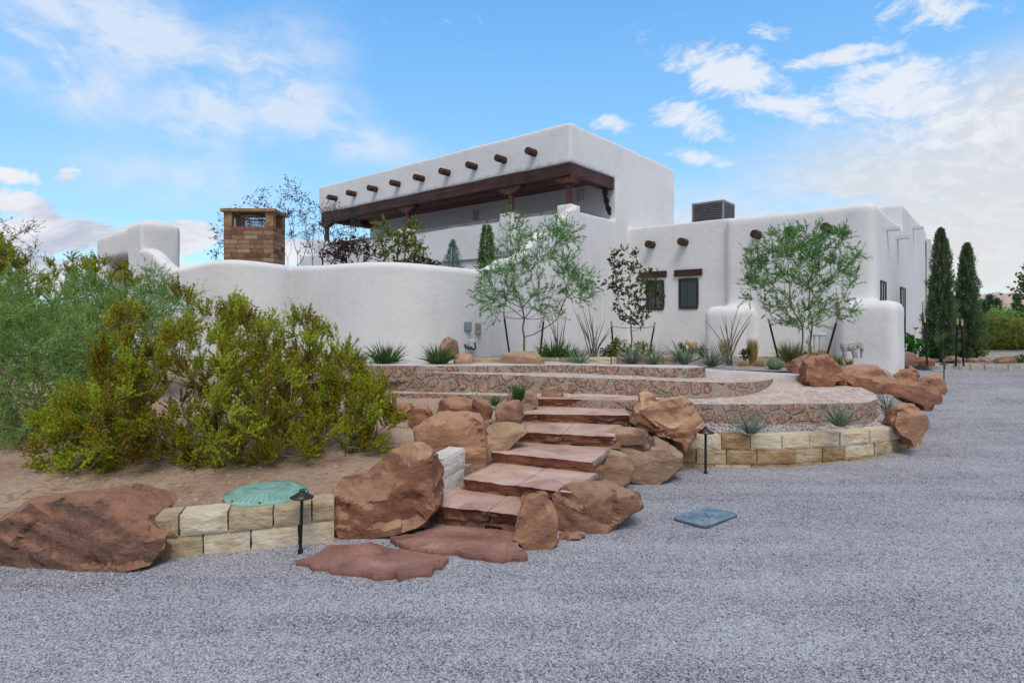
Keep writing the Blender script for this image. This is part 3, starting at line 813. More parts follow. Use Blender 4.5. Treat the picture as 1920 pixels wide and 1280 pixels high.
# left
rock('large dark pitted rust boulder cut off by the left edge of the photo', [(-70, 1010), (-40, 985), (0, 968), (55, 935), (110, 922), (200, 920), (265, 930), (300, 955), (316, 990), (312, 1030), (285, 1060), (230, 1072), (100, 1076), (-60, 1078)], 1076, 0, 1.0, RK[0], 1, topdrop=.22, lean=.4, brow=[(-60,1000),(0,977),(57,947),(100,937),(133,947),(167,933),(200,943),(247,957),(283,963),(310,970)])
rock('big wedge boulder with a sandy sloping top beside the cream block wall', [(607, 935), (640, 893), (690, 885), (735, 845), (770, 832), (812, 824), (827, 850), (832, 900), (826, 945), (795, 985), (740, 1000), (690, 1012), (632, 1012), (618, 985)], 1012, 0, .85, RK[1], 2, topdrop=.30, lean=.35, front=.86, brow=[(607,950),(629,946),(697,933),(730,929),(745,911),(773,867),(800,855),(830,850)])
rock('tall angular rust boulder standing behind the white stacked blocks', [(778, 835), (776, 800), (808, 782), (835, 760), (880, 765), (905, 772), (913, 810), (915, 880), (905, 915), (860, 925), (800, 915), (782, 880)], 920, .08, .55, RK[2], 3, topdrop=.22, front=.86, brow=[(776,815),(798,797),(830,785),(872,790),(890,795),(904,826),(915,840)])
rock('low flat-topped tan boulder left of the middle steps', [(908, 800), (930, 790), (985, 790), (992, 800), (985, 815), (955, 842), (915, 856), (906, 830)], 852, .42, .45, RK[3], 4, topdrop=.1, brow=[(906,815),(930,822),(985,808),(992,810)])
rock('pointed rust boulder leaning in the gap behind the low tan boulder', [(886, 740), (893, 732), (925, 757), (928, 780), (918, 800), (895, 800), (885, 770)], 800, .58, .3, RK[2], 5)
rock('long dark boulder lying in front of the lower terrace wall', [(812, 775), (822, 748), (870, 744), (890, 752), (888, 782), (815, 795)], 795, .60, .4, RK[2], 6, topdrop=.2, brow=[(812,762),(840,756),(890,760)])
rock('rounded tan boulder beside the top left step', [(925, 760), (945, 750), (975, 748), (982, 775), (975, 795), (930, 797)], 797, .60, .35, RK[3], 7)
rock('dark slanting boulder against the top step with a ridged end', [(975, 760), (985, 733), (1000, 727), (1012, 735), (1010, 760), (990, 775), (978, 775)], 775, .68, .3, RK[4], 8)
rock('ridged brown boulder lying on the lower tread left of the top step', [(1008, 735), (1020, 726), (1055, 722), (1062, 735), (1058, 745), (1012, 747)], 747, .82, .25, RK[3], 9)
rock('brown boulder half under the creosote tip at the terrace foot', [(762, 780), (775, 760), (808, 755), (814, 790), (800, 798), (770, 796)], 797, .60, .35, RK[2], 10)
rock('low dark boulder nearest the creosote at the terrace foot', [(722, 768), (735, 752), (775, 755), (776, 778), (745, 786)], 786, .63, .35, RK[2], 11)
# right of the steps
rock('huge winged tan boulder resting above the planter wall end', [(1178, 798), (1190, 765), (1200, 735), (1215, 732), (1232, 748), (1280, 740), (1305, 755), (1318, 790), (1306, 822), (1290, 834), (1250, 820), (1215, 815), (1185, 808)], 826, .46, .8, RK[1], 20, topdrop=.32, front=.86, lean=.45, brow=[(1178,790),(1200,770),(1226,797),(1262,793),(1300,806),(1318,800)])
rock('bulky dark plum boulder right of the middle steps', [(1116, 838), (1128, 812), (1150, 803), (1215, 815), (1272, 828), (1282, 845), (1280, 875), (1234, 912), (1190, 905), (1140, 900), (1118, 870)], 910, .0, .75, RK[4], 21, topdrop=.18, lean=.5, brow=[(1116,840),(1150,835),(1226,845),(1245,850),(1282,838)])
rock('thin tan cap boulder lying on the dark plum boulder', [(1128, 812), (1150, 801), (1180, 800), (1222, 806), (1222, 818), (1180, 822), (1135, 822)], 822, .55, .3, RK[3], 22, amp=.6)
rock('small brown rounded boulder in front of the dark plum boulder', [(1100, 880), (1108, 860), (1145, 843), (1184, 850), (1190, 880), (1180, 905), (1160, 914), (1118, 908), (1102, 900)], 912, .06, .35, RK[3], 23, brow=[(1100,872),(1145,852),(1188,860)])
rock('broad low brown boulder with a cracked top beside the bottom step', [(1034, 930), (1048, 915), (1085, 905), (1140, 902), (1190, 914), (1207, 925), (1206, 950), (1180, 972), (1140, 1000), (1080, 1004), (1042, 990)], 1002, .0, .65, RK[3], 24, topdrop=.2, lean=.35, brow=[(1034,940),(1080,955),(1112,953),(1125,942),(1174,928),(1207,932)])
rock('upright rust boulder standing at the foot of the steps', [(975, 925), (985, 918), (1035, 922), (1045, 955), (1048, 1015), (1030, 1030), (985, 1028), (962, 1010), (965, 975)], 1030, .0, .3, RK[2], 25, topdrop=.1, lean=.25, brow=[(962,945),(985,930),(1030,930),(1048,960)])
rock('flat mortared boulder between the second step and the brown boulders', [(1045, 915), (1060, 900), (1110, 897), (1150, 905), (1150, 918), (1060, 922)], 920, .16, .4, RK[3], 26, amp=.5)
rock('low red stone wedged under the broad brown boulder', [(1040, 1003), (1060, 996), (1100, 995), (1098, 1008), (1045, 1018)], 1016, .0, .2, RK[5], 27, amp=.5)
rock('small grey-red stone tucked at the left foot of the bottom step', [(775, 985), (790, 968), (806, 970), (806, 990), (785, 996)], 996, .0, .2, RK[2], 28, amp=.5)
# planter and terrace right end
rock('rust boulder with a pale scar set into the curved planter wall', [(1675, 785), (1678, 762), (1700, 753), (1735, 758), (1742, 785), (1738, 815), (1715, 828), (1690, 815), (1677, 800)], 824, .30, .45, RK[2], 30, lean=.25, brow=[(1675,775),(1700,760),(1735,765),(1742,790)])
rock('tall brown boulder standing at the right end of the white walk', [(1508, 700), (1512, 672), (1525, 658), (1548, 655), (1570, 675), (1588, 692), (1588, 712), (1550, 718), (1510, 715)], 720, .94, .45, RK[2], 31, lean=.3, brow=[(1508,680),(1548,664),(1588,705)], chips=14)
rock('red boulder left behind the tall brown boulder by the walk', [(1485, 690), (1492, 675), (1515, 663), (1530, 668), (1525, 697), (1490, 698)], 699, 1.05, .45, RK[5], 32)
rock('shaggy straw-brown stone on top of the tall brown boulder', [(1530, 664), (1535, 655), (1550, 654), (1556, 662), (1550, 669), (1535, 669)], 684, 1.05, .2, RK[3], 33, amp=.7)
rock('long low rust boulder sloping along the terrace end', [(1588, 715), (1592, 700), (1640, 704), (1720, 715), (1760, 722), (1771, 740), (1765, 756), (1740, 762), (1690, 745), (1640, 738), (1600, 728)], 760, .60, .6, RK[2], 34, lean=.3, brow=[(1588,708),(1640,712),(1720,726),(1771,745)], chips=4, amp=.5)
rock('flat red boulder lying behind the long low rust boulder', [(1577, 696), (1585, 684), (1620, 682), (1660, 684), (1672, 700), (1665, 710), (1600, 712)], 712, .95, .5, RK[5], 35)
rock('small brown wedge between the tall boulder and the flat red boulder', [(1560, 690), (1575, 684), (1592, 696), (1590, 712), (1568, 712)], 712, 1.0, .3, RK[2], 36, amp=.6)
rock('orange brown boulder between the flat red boulder and the gravel', [(1672, 708), (1690, 692), (1715, 690), (1722, 705), (1718, 715), (1680, 716)], 716, .66, .5, RK[2], 37)
rock('dark orange boulder beside the far path lamp', [(1722, 720), (1735, 705), (1760, 700), (1772, 712), (1778, 735), (1755, 738), (1728, 730)], 738, .48, .5, RK[2], 38)
rock('long dark brown boulder in front of the orange flower bed', [(1662, 668), (1668, 660), (1710, 658), (1722, 665), (1724, 678), (1690, 680), (1664, 674)], 680, .98, .6, RK[4], 39)
rock('low dark boulder pair end beside the elephant buttress', [(1629, 682), (1632, 672), (1652, 671), (1658, 678), (1655, 686), (1632, 686)], 686, .95, .4, RK[4], 40)
rock('flat brown boulder right of the low dark boulder by the gravel', [(1655, 686), (1658, 676), (1685, 674), (1689, 681), (1680, 687)], 687, .95, .4, RK[2], 41)
rock('orange rock at the foot of the canna leaves', [(1720, 678), (1726, 668), (1745, 669), (1756, 676), (1752, 680)], 680, .93, .4, RK[2], 42)
rock('dark rock between the two cypress trunks', [(1776, 676), (1780, 667), (1795, 667), (1803, 674), (1800, 679)], 680, .9, .4, RK[4], 43)
rock('brown rock right of the second cypress', [(1838, 678), (1842, 671), (1855, 671), (1861, 678)], 680, .88, .4, RK[2], 44)
rock('broad tan rock near the right edge of the photo', [(1868, 680), (1880, 668), (1895, 667), (1908, 672), (1912, 680)], 681, .88, .5, RK[3], 45)
rock('pale brown rock just right of the second cypress trunk', [(1815, 678), (1820, 671), (1832, 671), (1838, 678)], 680, .88, .4, RK[3], 46)
# bed boulders
rock('dark honeycombed boulder leaning on the wall left of the electric boxes', [(820, 652), (824, 637), (842, 629), (858, 638), (863, 655), (855, 664), (830, 664)], 672, 1.24, .4, RK[4], 47)
rock('red block boulder under the dark honeycombed boulder', [(848, 680), (850, 662), (878, 661), (888, 668), (886, 680)], 681, 1.26, .35, RK[5], 48, amp=.6)
rock('flat oval brown boulder in front of the willow trunk', [(938, 678), (945, 662), (965, 657), (1000, 659), (1020, 664), (1028, 678)], 680, 1.26, .5, RK[3], 49, brow=[(938,668),(980,664),(1028,672)])
rock('small brown stone by the right tree stake', [(1452, 672), (1456, 667), (1472, 667), (1478, 672)], 673, 1.05, .3, RK[2], 50, amp=.5)
# ------------------------------------------------------------------ steps
steps = empty('stone_steps', G(890, 990, 0), label='flight of six thick red flagstone steps climbing between boulders to the terrace', cat='steps')
SL = [((802, 944), (1010, 970), .20, .125), ((868, 897), (1070, 924), .33, .105), ((921, 847), (1110, 866), .46, .10),
      ((973, 809), (1150, 819), .60, .10), ((984, 776), (1180, 778), .72, .085), ((1004, 747), (1192, 750), .84, .085)]
def slab(name, L, R, zt, th, dep, seed, parent):
    d = (R - L); ln = d.length; d.normalize(); nb = Vector((-d.y, d.x, 0))
    nx, ny = int(ln / .03), int(dep / .05)
    bm = bmesh.new(); grid = []
    H = 5
    prof = []          # (offset back, z) from bottom front, up the front, over the top
    for j in range(H + 1): prof.append((0.0, zt - th + th * j / H, 1))
    for j in range(1, ny + 1): prof.append((dep * j / ny, zt, 0))
    for i in range(nx + 1):
        row = []
        s = ln * i / nx
        wob = .028 * noise.noise(Vector((s * 2.2, seed, 0))) + .016 * noise.noise(Vector((s * 7, seed, 3)))
        for (b, z, fr_) in prof:
            p = L + d * s + nb * b
            q = Vector((p.x * 5, p.y * 5, z * 8 + seed))
            if fr_:
                f = (z - (zt - th)) / th
                und = -.035 * (1 - f) + .036 * noise.noise(q * 1.4) + .018 * noise.noise(q * 4) - .030 * (abs(noise.noise(q * 2.2))) + .012 * noise.noise(q * 9)
                if f > .95: und = .012 + .008 * noise.noise(q * 3)
                p = p - nb * (wob + und * 1.0)
                p.z = z + (.006 * noise.noise(q * 1.5) if f > .9 else 0)
            else:
                p.z = z + .005 * noise.noise(q * .8) + .003 * noise.noise(q * 2.5)
            row.append(bm.verts.new(p))
        grid.append(row)
    for i in range(nx):
        for j in range(len(prof) - 1):
            bm.faces.new((grid[i][j], grid[i + 1][j], grid[i + 1][j + 1], grid[i][j + 1]))
    # ends and underside
    under = []
    for i in (0, nx):
        b1 = bm.verts.new(L + d * (ln * i / nx) + nb * dep + Vector((0, 0, zt - th - L.z)))
        bm.faces.new([grid[i][j] for j in range(len(prof))] + [b1]); under.append(b1)
    for i in range(nx):
        pass
    bm.faces.new([grid[i][0] for i in range(nx + 1)] + [under[1], under[0]])
    bmesh.ops.recalc_face_normals(bm, faces=bm.faces)
    me = bpy.data.meshes.new(name); org = (L + R) / 2
    for v in bm.verts: v.co -= org
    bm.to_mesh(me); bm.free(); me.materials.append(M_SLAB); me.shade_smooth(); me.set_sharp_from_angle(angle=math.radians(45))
    return link(name, me, parent, org)
PL = []
for i, (a, b, z, th) in enumerate(SL):
    L, R = G(*a, z), G(*b, z)
    PL.append((L, R))
for i, (a, b, z, th) in enumerate(SL):
    L, R = PL[i]; d = (R - L).normalized(); nb = Vector((-d.y, d.x, 0))
    dep = ((PL[i + 1][0] - L).length + .18) if i < 5 else .32
    # flags: each tread is laid in two stones with a mortar joint
    cut = [.56, .52, 1, .47, 1, .63][i]
    zt = z
    if cut < 1:
        M_ = L.lerp(R, cut)
        slab('tread_slab', L, M_ - d * .007, zt, th, dep, i * 7 + 1, steps)
        slab('tread_slab', M_ + d * .007, R, zt + .003, th - .006, dep, i * 7 + 4, steps)
    else:
        slab('tread_slab', L, R, zt, th, dep, i * 7 + 1, steps)
    zl = (SL[i - 1][2] if i else -.05)
    mb = MB()
    rec = .055
    mb.obox(L + nb * rec + Vector((0, 0, zl - .01 - z)) - d * .03, d * ((R - L).length + .10), nb * .25, Vector((0, 0, z - th - zl + .012)))
    rs_ = mb.build('riser', M_RISER, steps)
    mb = MB()   # mortar bed showing at the back of the tread and at its joints
    mb.obox(L + nb * (.04) + Vector((0, 0, -.05)) - d * .04, d * ((R - L).length + .06), nb * (dep - .02), Vector((0, 0, .046)))
    mb.build('mortar', M_MORT, steps)
    if i in (0, 1, 2, 3, 4, 5):
        c = [.52, .62, .50, .55, .58, .35][i]
        q = L.lerp(R, c) + nb * (rec - .022) + Vector((0, 0, -th - .052))
        mb = MB(); mb.obox(q, d * .17, nb * .03, Vector((0, 0, .026)))
        lt = mb.build('step_light', M_BLACK, rs_)
        mb = MB()
        for s_ in range(4): mb.obox(q + d * (.018 + .036 * s_) - nb * .002 + Vector((0, 0, .008)), d * .028, nb * .004, Vector((0, 0, .010)))
        # louvre slits sit on the fixture face
        mb.build('louvre', M_BRONZE, rs_)

# loose flagstones in the gravel at the foot of the steps
def flag(label, px, z0, th, seed):
    P = [G(x, y, z0 + th) for x, y in px]
    ol = resample([(p.x, p.y) for p in P], .035, closed=True)
    ol = [(x + .020 * noise.noise(Vector((x * 6, y * 6, seed))) + .020 * noise.noise(Vector((x * 19, y * 19, seed))), y + .020 * noise.noise(Vector((x * 6, y * 6, seed + 5))) + .020 * noise.noise(Vector((x * 19, y * 19, seed + 5)))) for x, y in ol]
    zf = lambda x, y: z0 + th + .010 * noise.noise(Vector((x * 1.2, y * 1.2, seed))) + .006 * (1 if noise.noise(Vector((x * 1.1, y * 2.3, seed + 2))) > .05 else 0)
    vs, fs = plan_mesh(ol, zf, .045, seed)
    mb = MB(); mb.add(vs, fs)
    n = len(ol); sv = []
    for x, y in ol: sv += [(x, y, zf(x, y)), (x * 1.0, y - .006, z0 + th * .4), (x, y, z0 - .03)]
    mb.add(sv, [(3 * i + j, 3 * i + j + 1, 3 * ((i + 1) % n) + j + 1, 3 * ((i + 1) % n) + j) for i in range(n) for j in (0, 1)])
    o = mb.build('flagstone', M_FLAG, smooth=False)
    return tag(o, label, 'flagstone', 'loose flagstones in the gravel')
flag('frontmost irregular red flagstone lying loose in the gravel', [(556, 1050), (588, 1040), (620, 1021), (660, 1022), (697, 1018), (733, 1027), (790, 1034), (840, 1044), (832, 1057), (815, 1059), (811, 1069), (768, 1074), (751, 1080), (742, 1074), (700, 1078), (690, 1072), (624, 1067), (618, 1061), (584, 1060), (580, 1053)], .015, .03, 3)
flag('red flagstone slab against the bottom step between the boulders', [(731, 1006), (775, 1000), (817, 987), (853, 986), (920, 990), (970, 998), (976, 1026), (991, 1039), (960, 1041), (941, 1046), (905, 1040), (870, 1036), (853, 1030), (815, 1031), (795, 1027), (762, 1023), (748, 1014)], .015, .035, 9)

# two white stacked blocks
sb = empty('stacked_blocks', G(850, 932, .16), label='two stacked white limestone blocks wedged between the wedge boulder and the steps', cat='stone blocks')
a_, b_ = G(829, 933, .2), G(872, 906, .2)
for (z0_, z1_, sd, k_) in ((.12, .40, 61, 0), (.40, .60, 62, .012)):
    mb = MB(); mb2 = None
    d = Vector((b_.x - a_.x, b_.y - a_.y, 0)); 
    ln = d.length; d.normalize(); nb = Vector((-d.y, d.x, 0))
    block(mb, Vector((a_.x, a_.y, 0)) - nb * k_ + d * (.0 - k_), d, nb, ln, .20, z0_, z1_ - .004, sd)
    mb.build('block', M_LIME[3], sb)

# ------------------------------------------------------------------ septic riser lid
M_GREENP = mat_simple('green_plastic', (.17, .34, .28), (.27, .47, .41), 5, .55, .15, .006, 0, .4)
M_GREEND = mat_simple('dark_green_plastic', (.03, .16, .11), (.05, .20, .14), 5, .5, .1, .004)
lc = G(500, 929, .34)
lid = empty('septic_lid', lc, label='round domed green plastic septic lid in the sand behind the cream wall', cat='lid')
mb = MB(); mb.lathe([(.375, -.10), (.375, .005), (.360, .012)], lc, 48); mb.build('rim', M_GREEND, lid, smooth=False)
mb = MB(); mb.lathe([(.370, .008), (.368, .026), (.345, .040), (.26, .068), (.14, .090), (.05, .097), (.005, .098)], lc, 64)
for j in range(40):
    a = 2 * PI * j / 40
    pts = [lc + Vector((r * math.cos(a), r * math.sin(a), z)) for r, z in ((.10, .0955), (.2, .082), (.29, .061), (.345, .043))]
    mb.tube(pts, .0032, 4)
mb.build('dome', M_GREENP, lid, smooth=True)
for j in range(8):
    a = 2 * PI * (j + .3) / 8; mb = MB()
    mb.lathe([(.012, .0), (.012, .012), (.004, .014)], lc + Vector((.352 * math.cos(a), .352 * math.sin(a), .034)), 8)
    mb.build('bolt', M_GREEND, lid)

# ------------------------------------------------------------------ valve box cover
M_VALVE = mat_simple('grey_blue_plastic', (.12, .19, .26), (.24, .32, .40), 7, .55, .2, .005)
vb_ = [G(1259, 971, .02), G(1322, 988, .02), G(1387, 962, .02), G(1324, 949, .02)]
c = sum(vb_, Vector()) / 4
box = empty('valve_box', (c.x, c.y, 0), label='flat grey-blue rectangular valve box cover lying in the gravel', cat='valve box cover')
ex = (vb_[1] - vb_[0]); ey = (vb_[3] - vb_[0])
def rrect(cx_, ex, ey, r, n=5):
    out = []
    lx, ly = ex.length, ey.length; ux, uy = ex / lx, ey / ly
    for (sx, sy, a0) in ((1, 1, 0), (-1, 1, 90), (-1, -1, 180), (1, -1, 270)):
        for j in range(n + 1):
            a = math.radians(a0 + 90 * j / n)
            out.append(cx_ + ux * (sx * (lx / 2 - r) + r * math.cos(a)) + uy * (sy * (ly / 2 - r) + r * math.sin(a)))
    return out
mb = MB(); mb.prism([Vector((p.x, p.y, -.03)) for p in rrect(c, ex, ey, .05)], (0, 0, .042)); mb.build('frame', mat_simple('dark_blue_plastic', (.05, .085, .11), (.08, .12, .15), 7, .6, .1), box)
mb = MB(); mb.prism([Vector((p.x, p.y, .012)) for p in rrect(c, ex * .985, ey * .985, .05)], (0, 0, .016)); cover = mb.build('cover', M_VALVE, box, bevel=.003)
mb = MB()
ux, uy = ex.normalized(), ey.normalized()
for i in range(-9, 10): mb.obox(c + ux * (i * ex.length * .043 - .002) - uy * ey.length * .38 + Vector((0, 0, .006)), ux * .004, uy * ey.length * .76, Vector((0, 0, .0035)))
for i in range(-9, 10): mb.obox(c + uy * (i * ey.length * .040 - .002) - ux * ex.length * .40 + Vector((0, 0, .006)), uy * .004, ux * ex.length * .80, Vector((0, 0, .0028)))
mb.build('grid_pattern', M_VALVE, cover)
for a, b in ((-.36, -.3), (-.12, -.33), (.2, -.28), (.02, .0), (.1, .1), (-.1, .08), (.15, -.05)):
    q = c + ux * a * ex.length + uy * b * ey.length; mb = MB(); mb.lathe([(.009, .0), (.009, .0115), (.004, .012)], Vector((q.x, q.y, .02)), 8)
    mb.build('screw', M_BLACK, cover)

# ------------------------------------------------------------------ path lights
def path_light(base, h, tilt=(0, 0), first=[None]):
    if first[0] is None:
        r = empty('path_light', (0, 0, 0), cat='path light', group='bronze path lights')
        mb = MB(); mb.lathe([(.022, 0), (.022, .03), (.0135, .035), (.0135, .44), (.018, .445), (.018, .47)], (0, 0, 0), 14); mb.build('stem', M_BLACK, r, smooth=False, origin=(0, 0, 0))
        mb = MB(); mb.lathe([(.012, .455), (.095, .466), (.098, .472), (.055, .497), (.026, .512), (.022, .520)], (0, 0, 0), 28); mb.build('shade', M_BRONZE, r, smooth=True, origin=(0, 0, 0))
        mb = MB(); mb.lathe([(.020, .518), (.024, .524), (.024, .530), (.014, .540), (.005, .542)], (0, 0, 0), 16); mb.build('finial', M_BRONZE, r, origin=(0, 0, 0))
        first[0] = r; o = r
    else: o = copy_tree(first[0])
    o.location = base; s = h / .54; o.scale = (s, s, s); o.rotation_euler = (math.radians(tilt[0]), math.radians(tilt[1]), random.Random(base[0]).uniform(0, 6))
    return o
for (px, yb, z0_, yt, lab, tl) in [
    (563, 1036, 0, 917, 'bronze path light standing in the gravel before the cream block wall', (0, -2)),
    (1323, 889, 0, 799, 'bronze path light in the gravel before the planter wall, by the winged boulder', (0, 0)),
    (1743, 772, .28, 714, 'bronze path light outside the right end of the planter wall', (0, 0)),
    (1770, 716, .58, 678, 'bronze path light behind the dark orange boulder by the driveway', (0, 0)),
    (955, 750, .76, 723, 'small bronze path light beside the grass tuft at the lower terrace wall', (0, 0)),
    (1146, 686, 1.2, 648, 'bronze path light among the shrubs behind the walk', (0, 0)),
    (1716, 680, .95, 653, 'bronze path light in front of the canna leaves', (0, 0))]:
    b = G(px, yb, z0_); h = (yb - yt) / F * b.y
    o = path_light(b, h, tl); o['label'] = lab

# ------------------------------------------------------------------ house
U = Vector((-.769, .639, 0)).normalized(); V_ = Vector((.6395, .7688, 0)).normalized()
K0 = Vector((1.591, 16.0, 0))
def H(t, w, z): return K0 + U * t + V_ * w + Vector((0, 0, z))
def hb(mb, t0, t1, w0, w1, z0, z1, **k_): mb.obox(H(t0, w0, z0), U * (t1 - t0), V_ * (w1 - w0), Vector((0, 0, z1 - z0)), **k_)
house = empty('adobe_house', H(-2, 4, 1.0), label='large white adobe house with a shaded upper deck and protruding dark beams', cat='house')

def remeshed(name, mb, mat, parent, voxel, smooth, origin):
    me = mb.mesh(name, origin); bm = bmesh.new(); bm.from_mesh(me); bmesh.ops.recalc_face_normals(bm, faces=bm.faces); bm.to_mesh(me); bm.free()
    tmp = bpy.data.objects.new('tmp', me); COL.objects.link(tmp)
    r = tmp.modifiers.new('r', 'REMESH'); r.mode = 'VOXEL'; r.voxel_size = voxel; r.use_smooth_shade = True
    s = tmp.modifiers.new('s', 'SMOOTH'); s.iterations = smooth; s.factor = .5
    dg = bpy.context.evaluated_depsgraph_get(); dg.update()
    m2 = bpy.data.meshes.new_from_object(tmp.evaluated_get(dg), depsgraph=dg)
    bpy.data.objects.remove(tmp); bpy.data.meshes.remove(me)
    m2.name = name
    # gentle hand-trowelled unevenness
    n = len(m2.vertices); co = np.empty(n * 3, np.float32); m2.vertices.foreach_get('co', co); no = np.empty(n * 3, np.float32); m2.vertices.foreach_get('normal', no)
    co = co.reshape(-1, 3).astype(float); no = no.reshape(-1, 3)
    o_ = np.array(tuple(origin)); P = co + o_
    d = .014 * np.sin(P[:, 0] * 1.7 + P[:, 2] * .9) * np.sin(P[:, 1] * 1.3 + P[:, 2] * 1.6) + .007 * np.sin(P[:, 0] * 5.1 + 1) * np.sin(P[:, 2] * 4.3 + P[:, 1] * 3.1)
    co += no * d[:, None]
    m2.vertices.foreach_set('co', co.astype(np.float32).ravel()); m2.update()
    m2.materials.clear(); m2.materials.append(mat); m2.shade_smooth()
    return link(name, m2, parent, origin)

def rblock(mb, t0, t1, w0, w1, z0, z1, r, rt):
    vs = []; fs = []; m = 6; lv = [(0, z0)] + [(rt * (1 - math.cos(a)), z1 - rt + rt * math.sin(a)) for a in np.linspace(0, PI / 2, 7)]
    for ins, z in lv:
        a0, a1, b0, b1 = t0 + ins, t1 - ins, w0 + ins, w1 - ins; rr = max(.02, r - ins * .6)
        for (ct, cw, st) in ((a1 - rr, b1 - rr, 0), (a0 + rr, b1 - rr, 90), (a0 + rr, b0 + rr, 180), (a1 - rr, b0 + rr, 270)):
            for j in range(m):
                an = math.radians(st + 90 * j / (m - 1)); vs.append(H(ct + rr * math.cos(an), cw + rr * math.sin(an), z))
    n = 4 * m
    for i in range(len(lv) - 1):
        for j in range(n): fs.append((i * n + j, i * n + (j + 1) % n, (i + 1) * n + (j + 1) % n, (i + 1) * n + j))
    fs.append(tuple(range(n))[::-1]); fs.append(tuple(range((len(lv) - 1) * n, len(lv) * n)))
    mb.add(vs, fs)
# main walls; extruded profile for the upper storey (w, z)
mb = MB()
prof = [(0, 6.3), (0, 7.38), (6.6, 7.38), (6.6, .7), (2.44, .7), (2.44, 6.3)]
TL = 12.2
mb.prism([H(0, w, z) for w, z in prof], U * TL)
hb(mb, 0, TL, .08, 2.6, .7, 4.1)              # body under the deck
hb(mb, 0, TL, 0, .30, .7, 5.0)                # deck parapet, long side
hb(mb, 0, .30, 0, 2.6, .7, 5.02)              # deck parapet, short side
for t in (.16, 2.25, 6.93, 11.9):             # rounded pillars under the posts
    hb(mb, t - .24, t + .24, -.10, .38, 4.0, 5.15)
hb(mb, TL - .1, 14.0, .2, 3.0, .7, 4.72)      # low end wall
# front low wing
Z1 = 4.84
hb(mb, -3.185, .4, 3.36, 9.5, .7, Z1 + .02)
rblock(mb, -6.68, -3.10, 2.95, 8.1, .7, Z1 - .02, .20, .16)
WIN = [(-1.166, -.641, 2.33, 3.17), (-2.222, -1.688, 2.35, 3.20)]
# skin of segment one with window openings
ts = [.4, -.641, -1.166, -1.688, -2.222, -3.185]
for a, b in ((.4, -.641), (-1.166, -1.688), (-2.222, -3.2)):
    hb(mb, b, a, 3.20, 3.6, .7, Z1 + .02)
for (a, b, z0_, z1_) in WIN:
    hb(mb, a, b, 3.20, 3.6, .7, z0_); hb(mb, a, b, 3.20, 3.6, z1_, Z1 + .02)
# side wing beyond
hb(mb, -6.68, -2.2, 7.96, 15.0, .7, 5.5)
hb(mb, -6.72, -2.4, 14.9, 27, .7, 5.25)
# buttresses
rblock(mb, -3.92, -2.86, 2.06, 3.5, .7, 2.37, .20, .24)
rblock(mb, -7.24, -6.0, 2.04, 3.5, .7, 2.45, .22, .24)
org = H(-2, 4, 1.0)
wall = remeshed('wall', mb, M_STUCCO, house, .05, 5, org)

# deck woodwork
mb = MB(); hb(mb, .05, 12.1, .04, .34, 5.95, 6.295); mb.build('beam', M_WOOD, house, bevel=.012)
mb = MB(); hb(mb, .05, .35, .34, 2.42, 5.95, 6.295); mb.build('beam', M_WOOD, house, bevel=.012)
mb = MB(); hb(mb, 11.85, 12.1, .34, 2.42, 5.95, 6.295); mb.build('beam', M_WOOD, house, bevel=.012)
mb = MB(); hb(mb, .35, 12.0, .34, 2.43, 6.22, 6.28); mb.build('ceiling', M_PLANK, house)
for t in (.16, 2.25, 6.93, 11.9):
    z0_, z1_ = 5.12, 5.74
    mb = MB(); c = H(t, .18, 0)
    mb.lathe([(.105, z0_), (.105, z0_ + .04), (.088, z0_ + .08), (.085, z1_ - .06), (.105, z1_ - .03), (.105, z1_)], c, 16)
    mb.build('post', M_POST, house, smooth=False)
    prof = [(-.52, .21), (-.52, .15), (-.44, .12), (-.40, .07), (-.30, .06), (-.25, .0), (.25, .0), (.30, .06), (.40, .07), (.44, .12), (.52, .15), (.52, .21)]
    mb = MB()
    mb.prism([H(t + a * .85, .08, z1_ + b) for a, b in prof], V_ * .22)
    if t < 1: mb.prism([H(t - .10, .18 + a * .85 , z1_ + b + .003) for a, b in prof if a > -.3], U * .20)
    mb.build('corbel', M_POST, house, bevel=.008)
# carved brackets
def bracket(t, w, flip):
    mb = MB()
    pts = []
    for j in range(14):
        f = j / 13; pts.append(H(t, w + flip * (-.30 + .30 * f ** 1.6), 5.93 - .72 * f))
    for j in range(13):
        r = .06 + .025 * math.sin(j * 1.5)
        mb.obox(pts[j] - U * r, U * 2 * r, (pts[j + 1] - pts[j]), V_ * flip * .07)
    for j in range(0, 13, 2):
        mb.lathe([(.01, -.05), (.05, -.02), (.055, .02), (.01, .05)], pts[j] - V_ * flip * .02, 8)
    mb.build('bracket', M_BLACK, house)
bracket(.20, 2.40, 1); bracket(9.2, 2.40, 1)
# coping strip on the deck parapet
M_COPE = mat_simple('stone_coping', (.10, .09, .08), (.36, .33, .31), 9, .8, .4)
mb = MB()
for a, b in ((.45, 2.0), (2.5, 6.68), (7.18, 11.6)): hb(mb, a, b, -.025, .32, 4.97, 5.025)
mb.build('coping', M_COPE, house, bevel=.006)
mb = MB(); hb(mb, 2.2, 8.0, -.04, .1, 3.85, 3.90); mb.build('ledge', M_COPE, house)
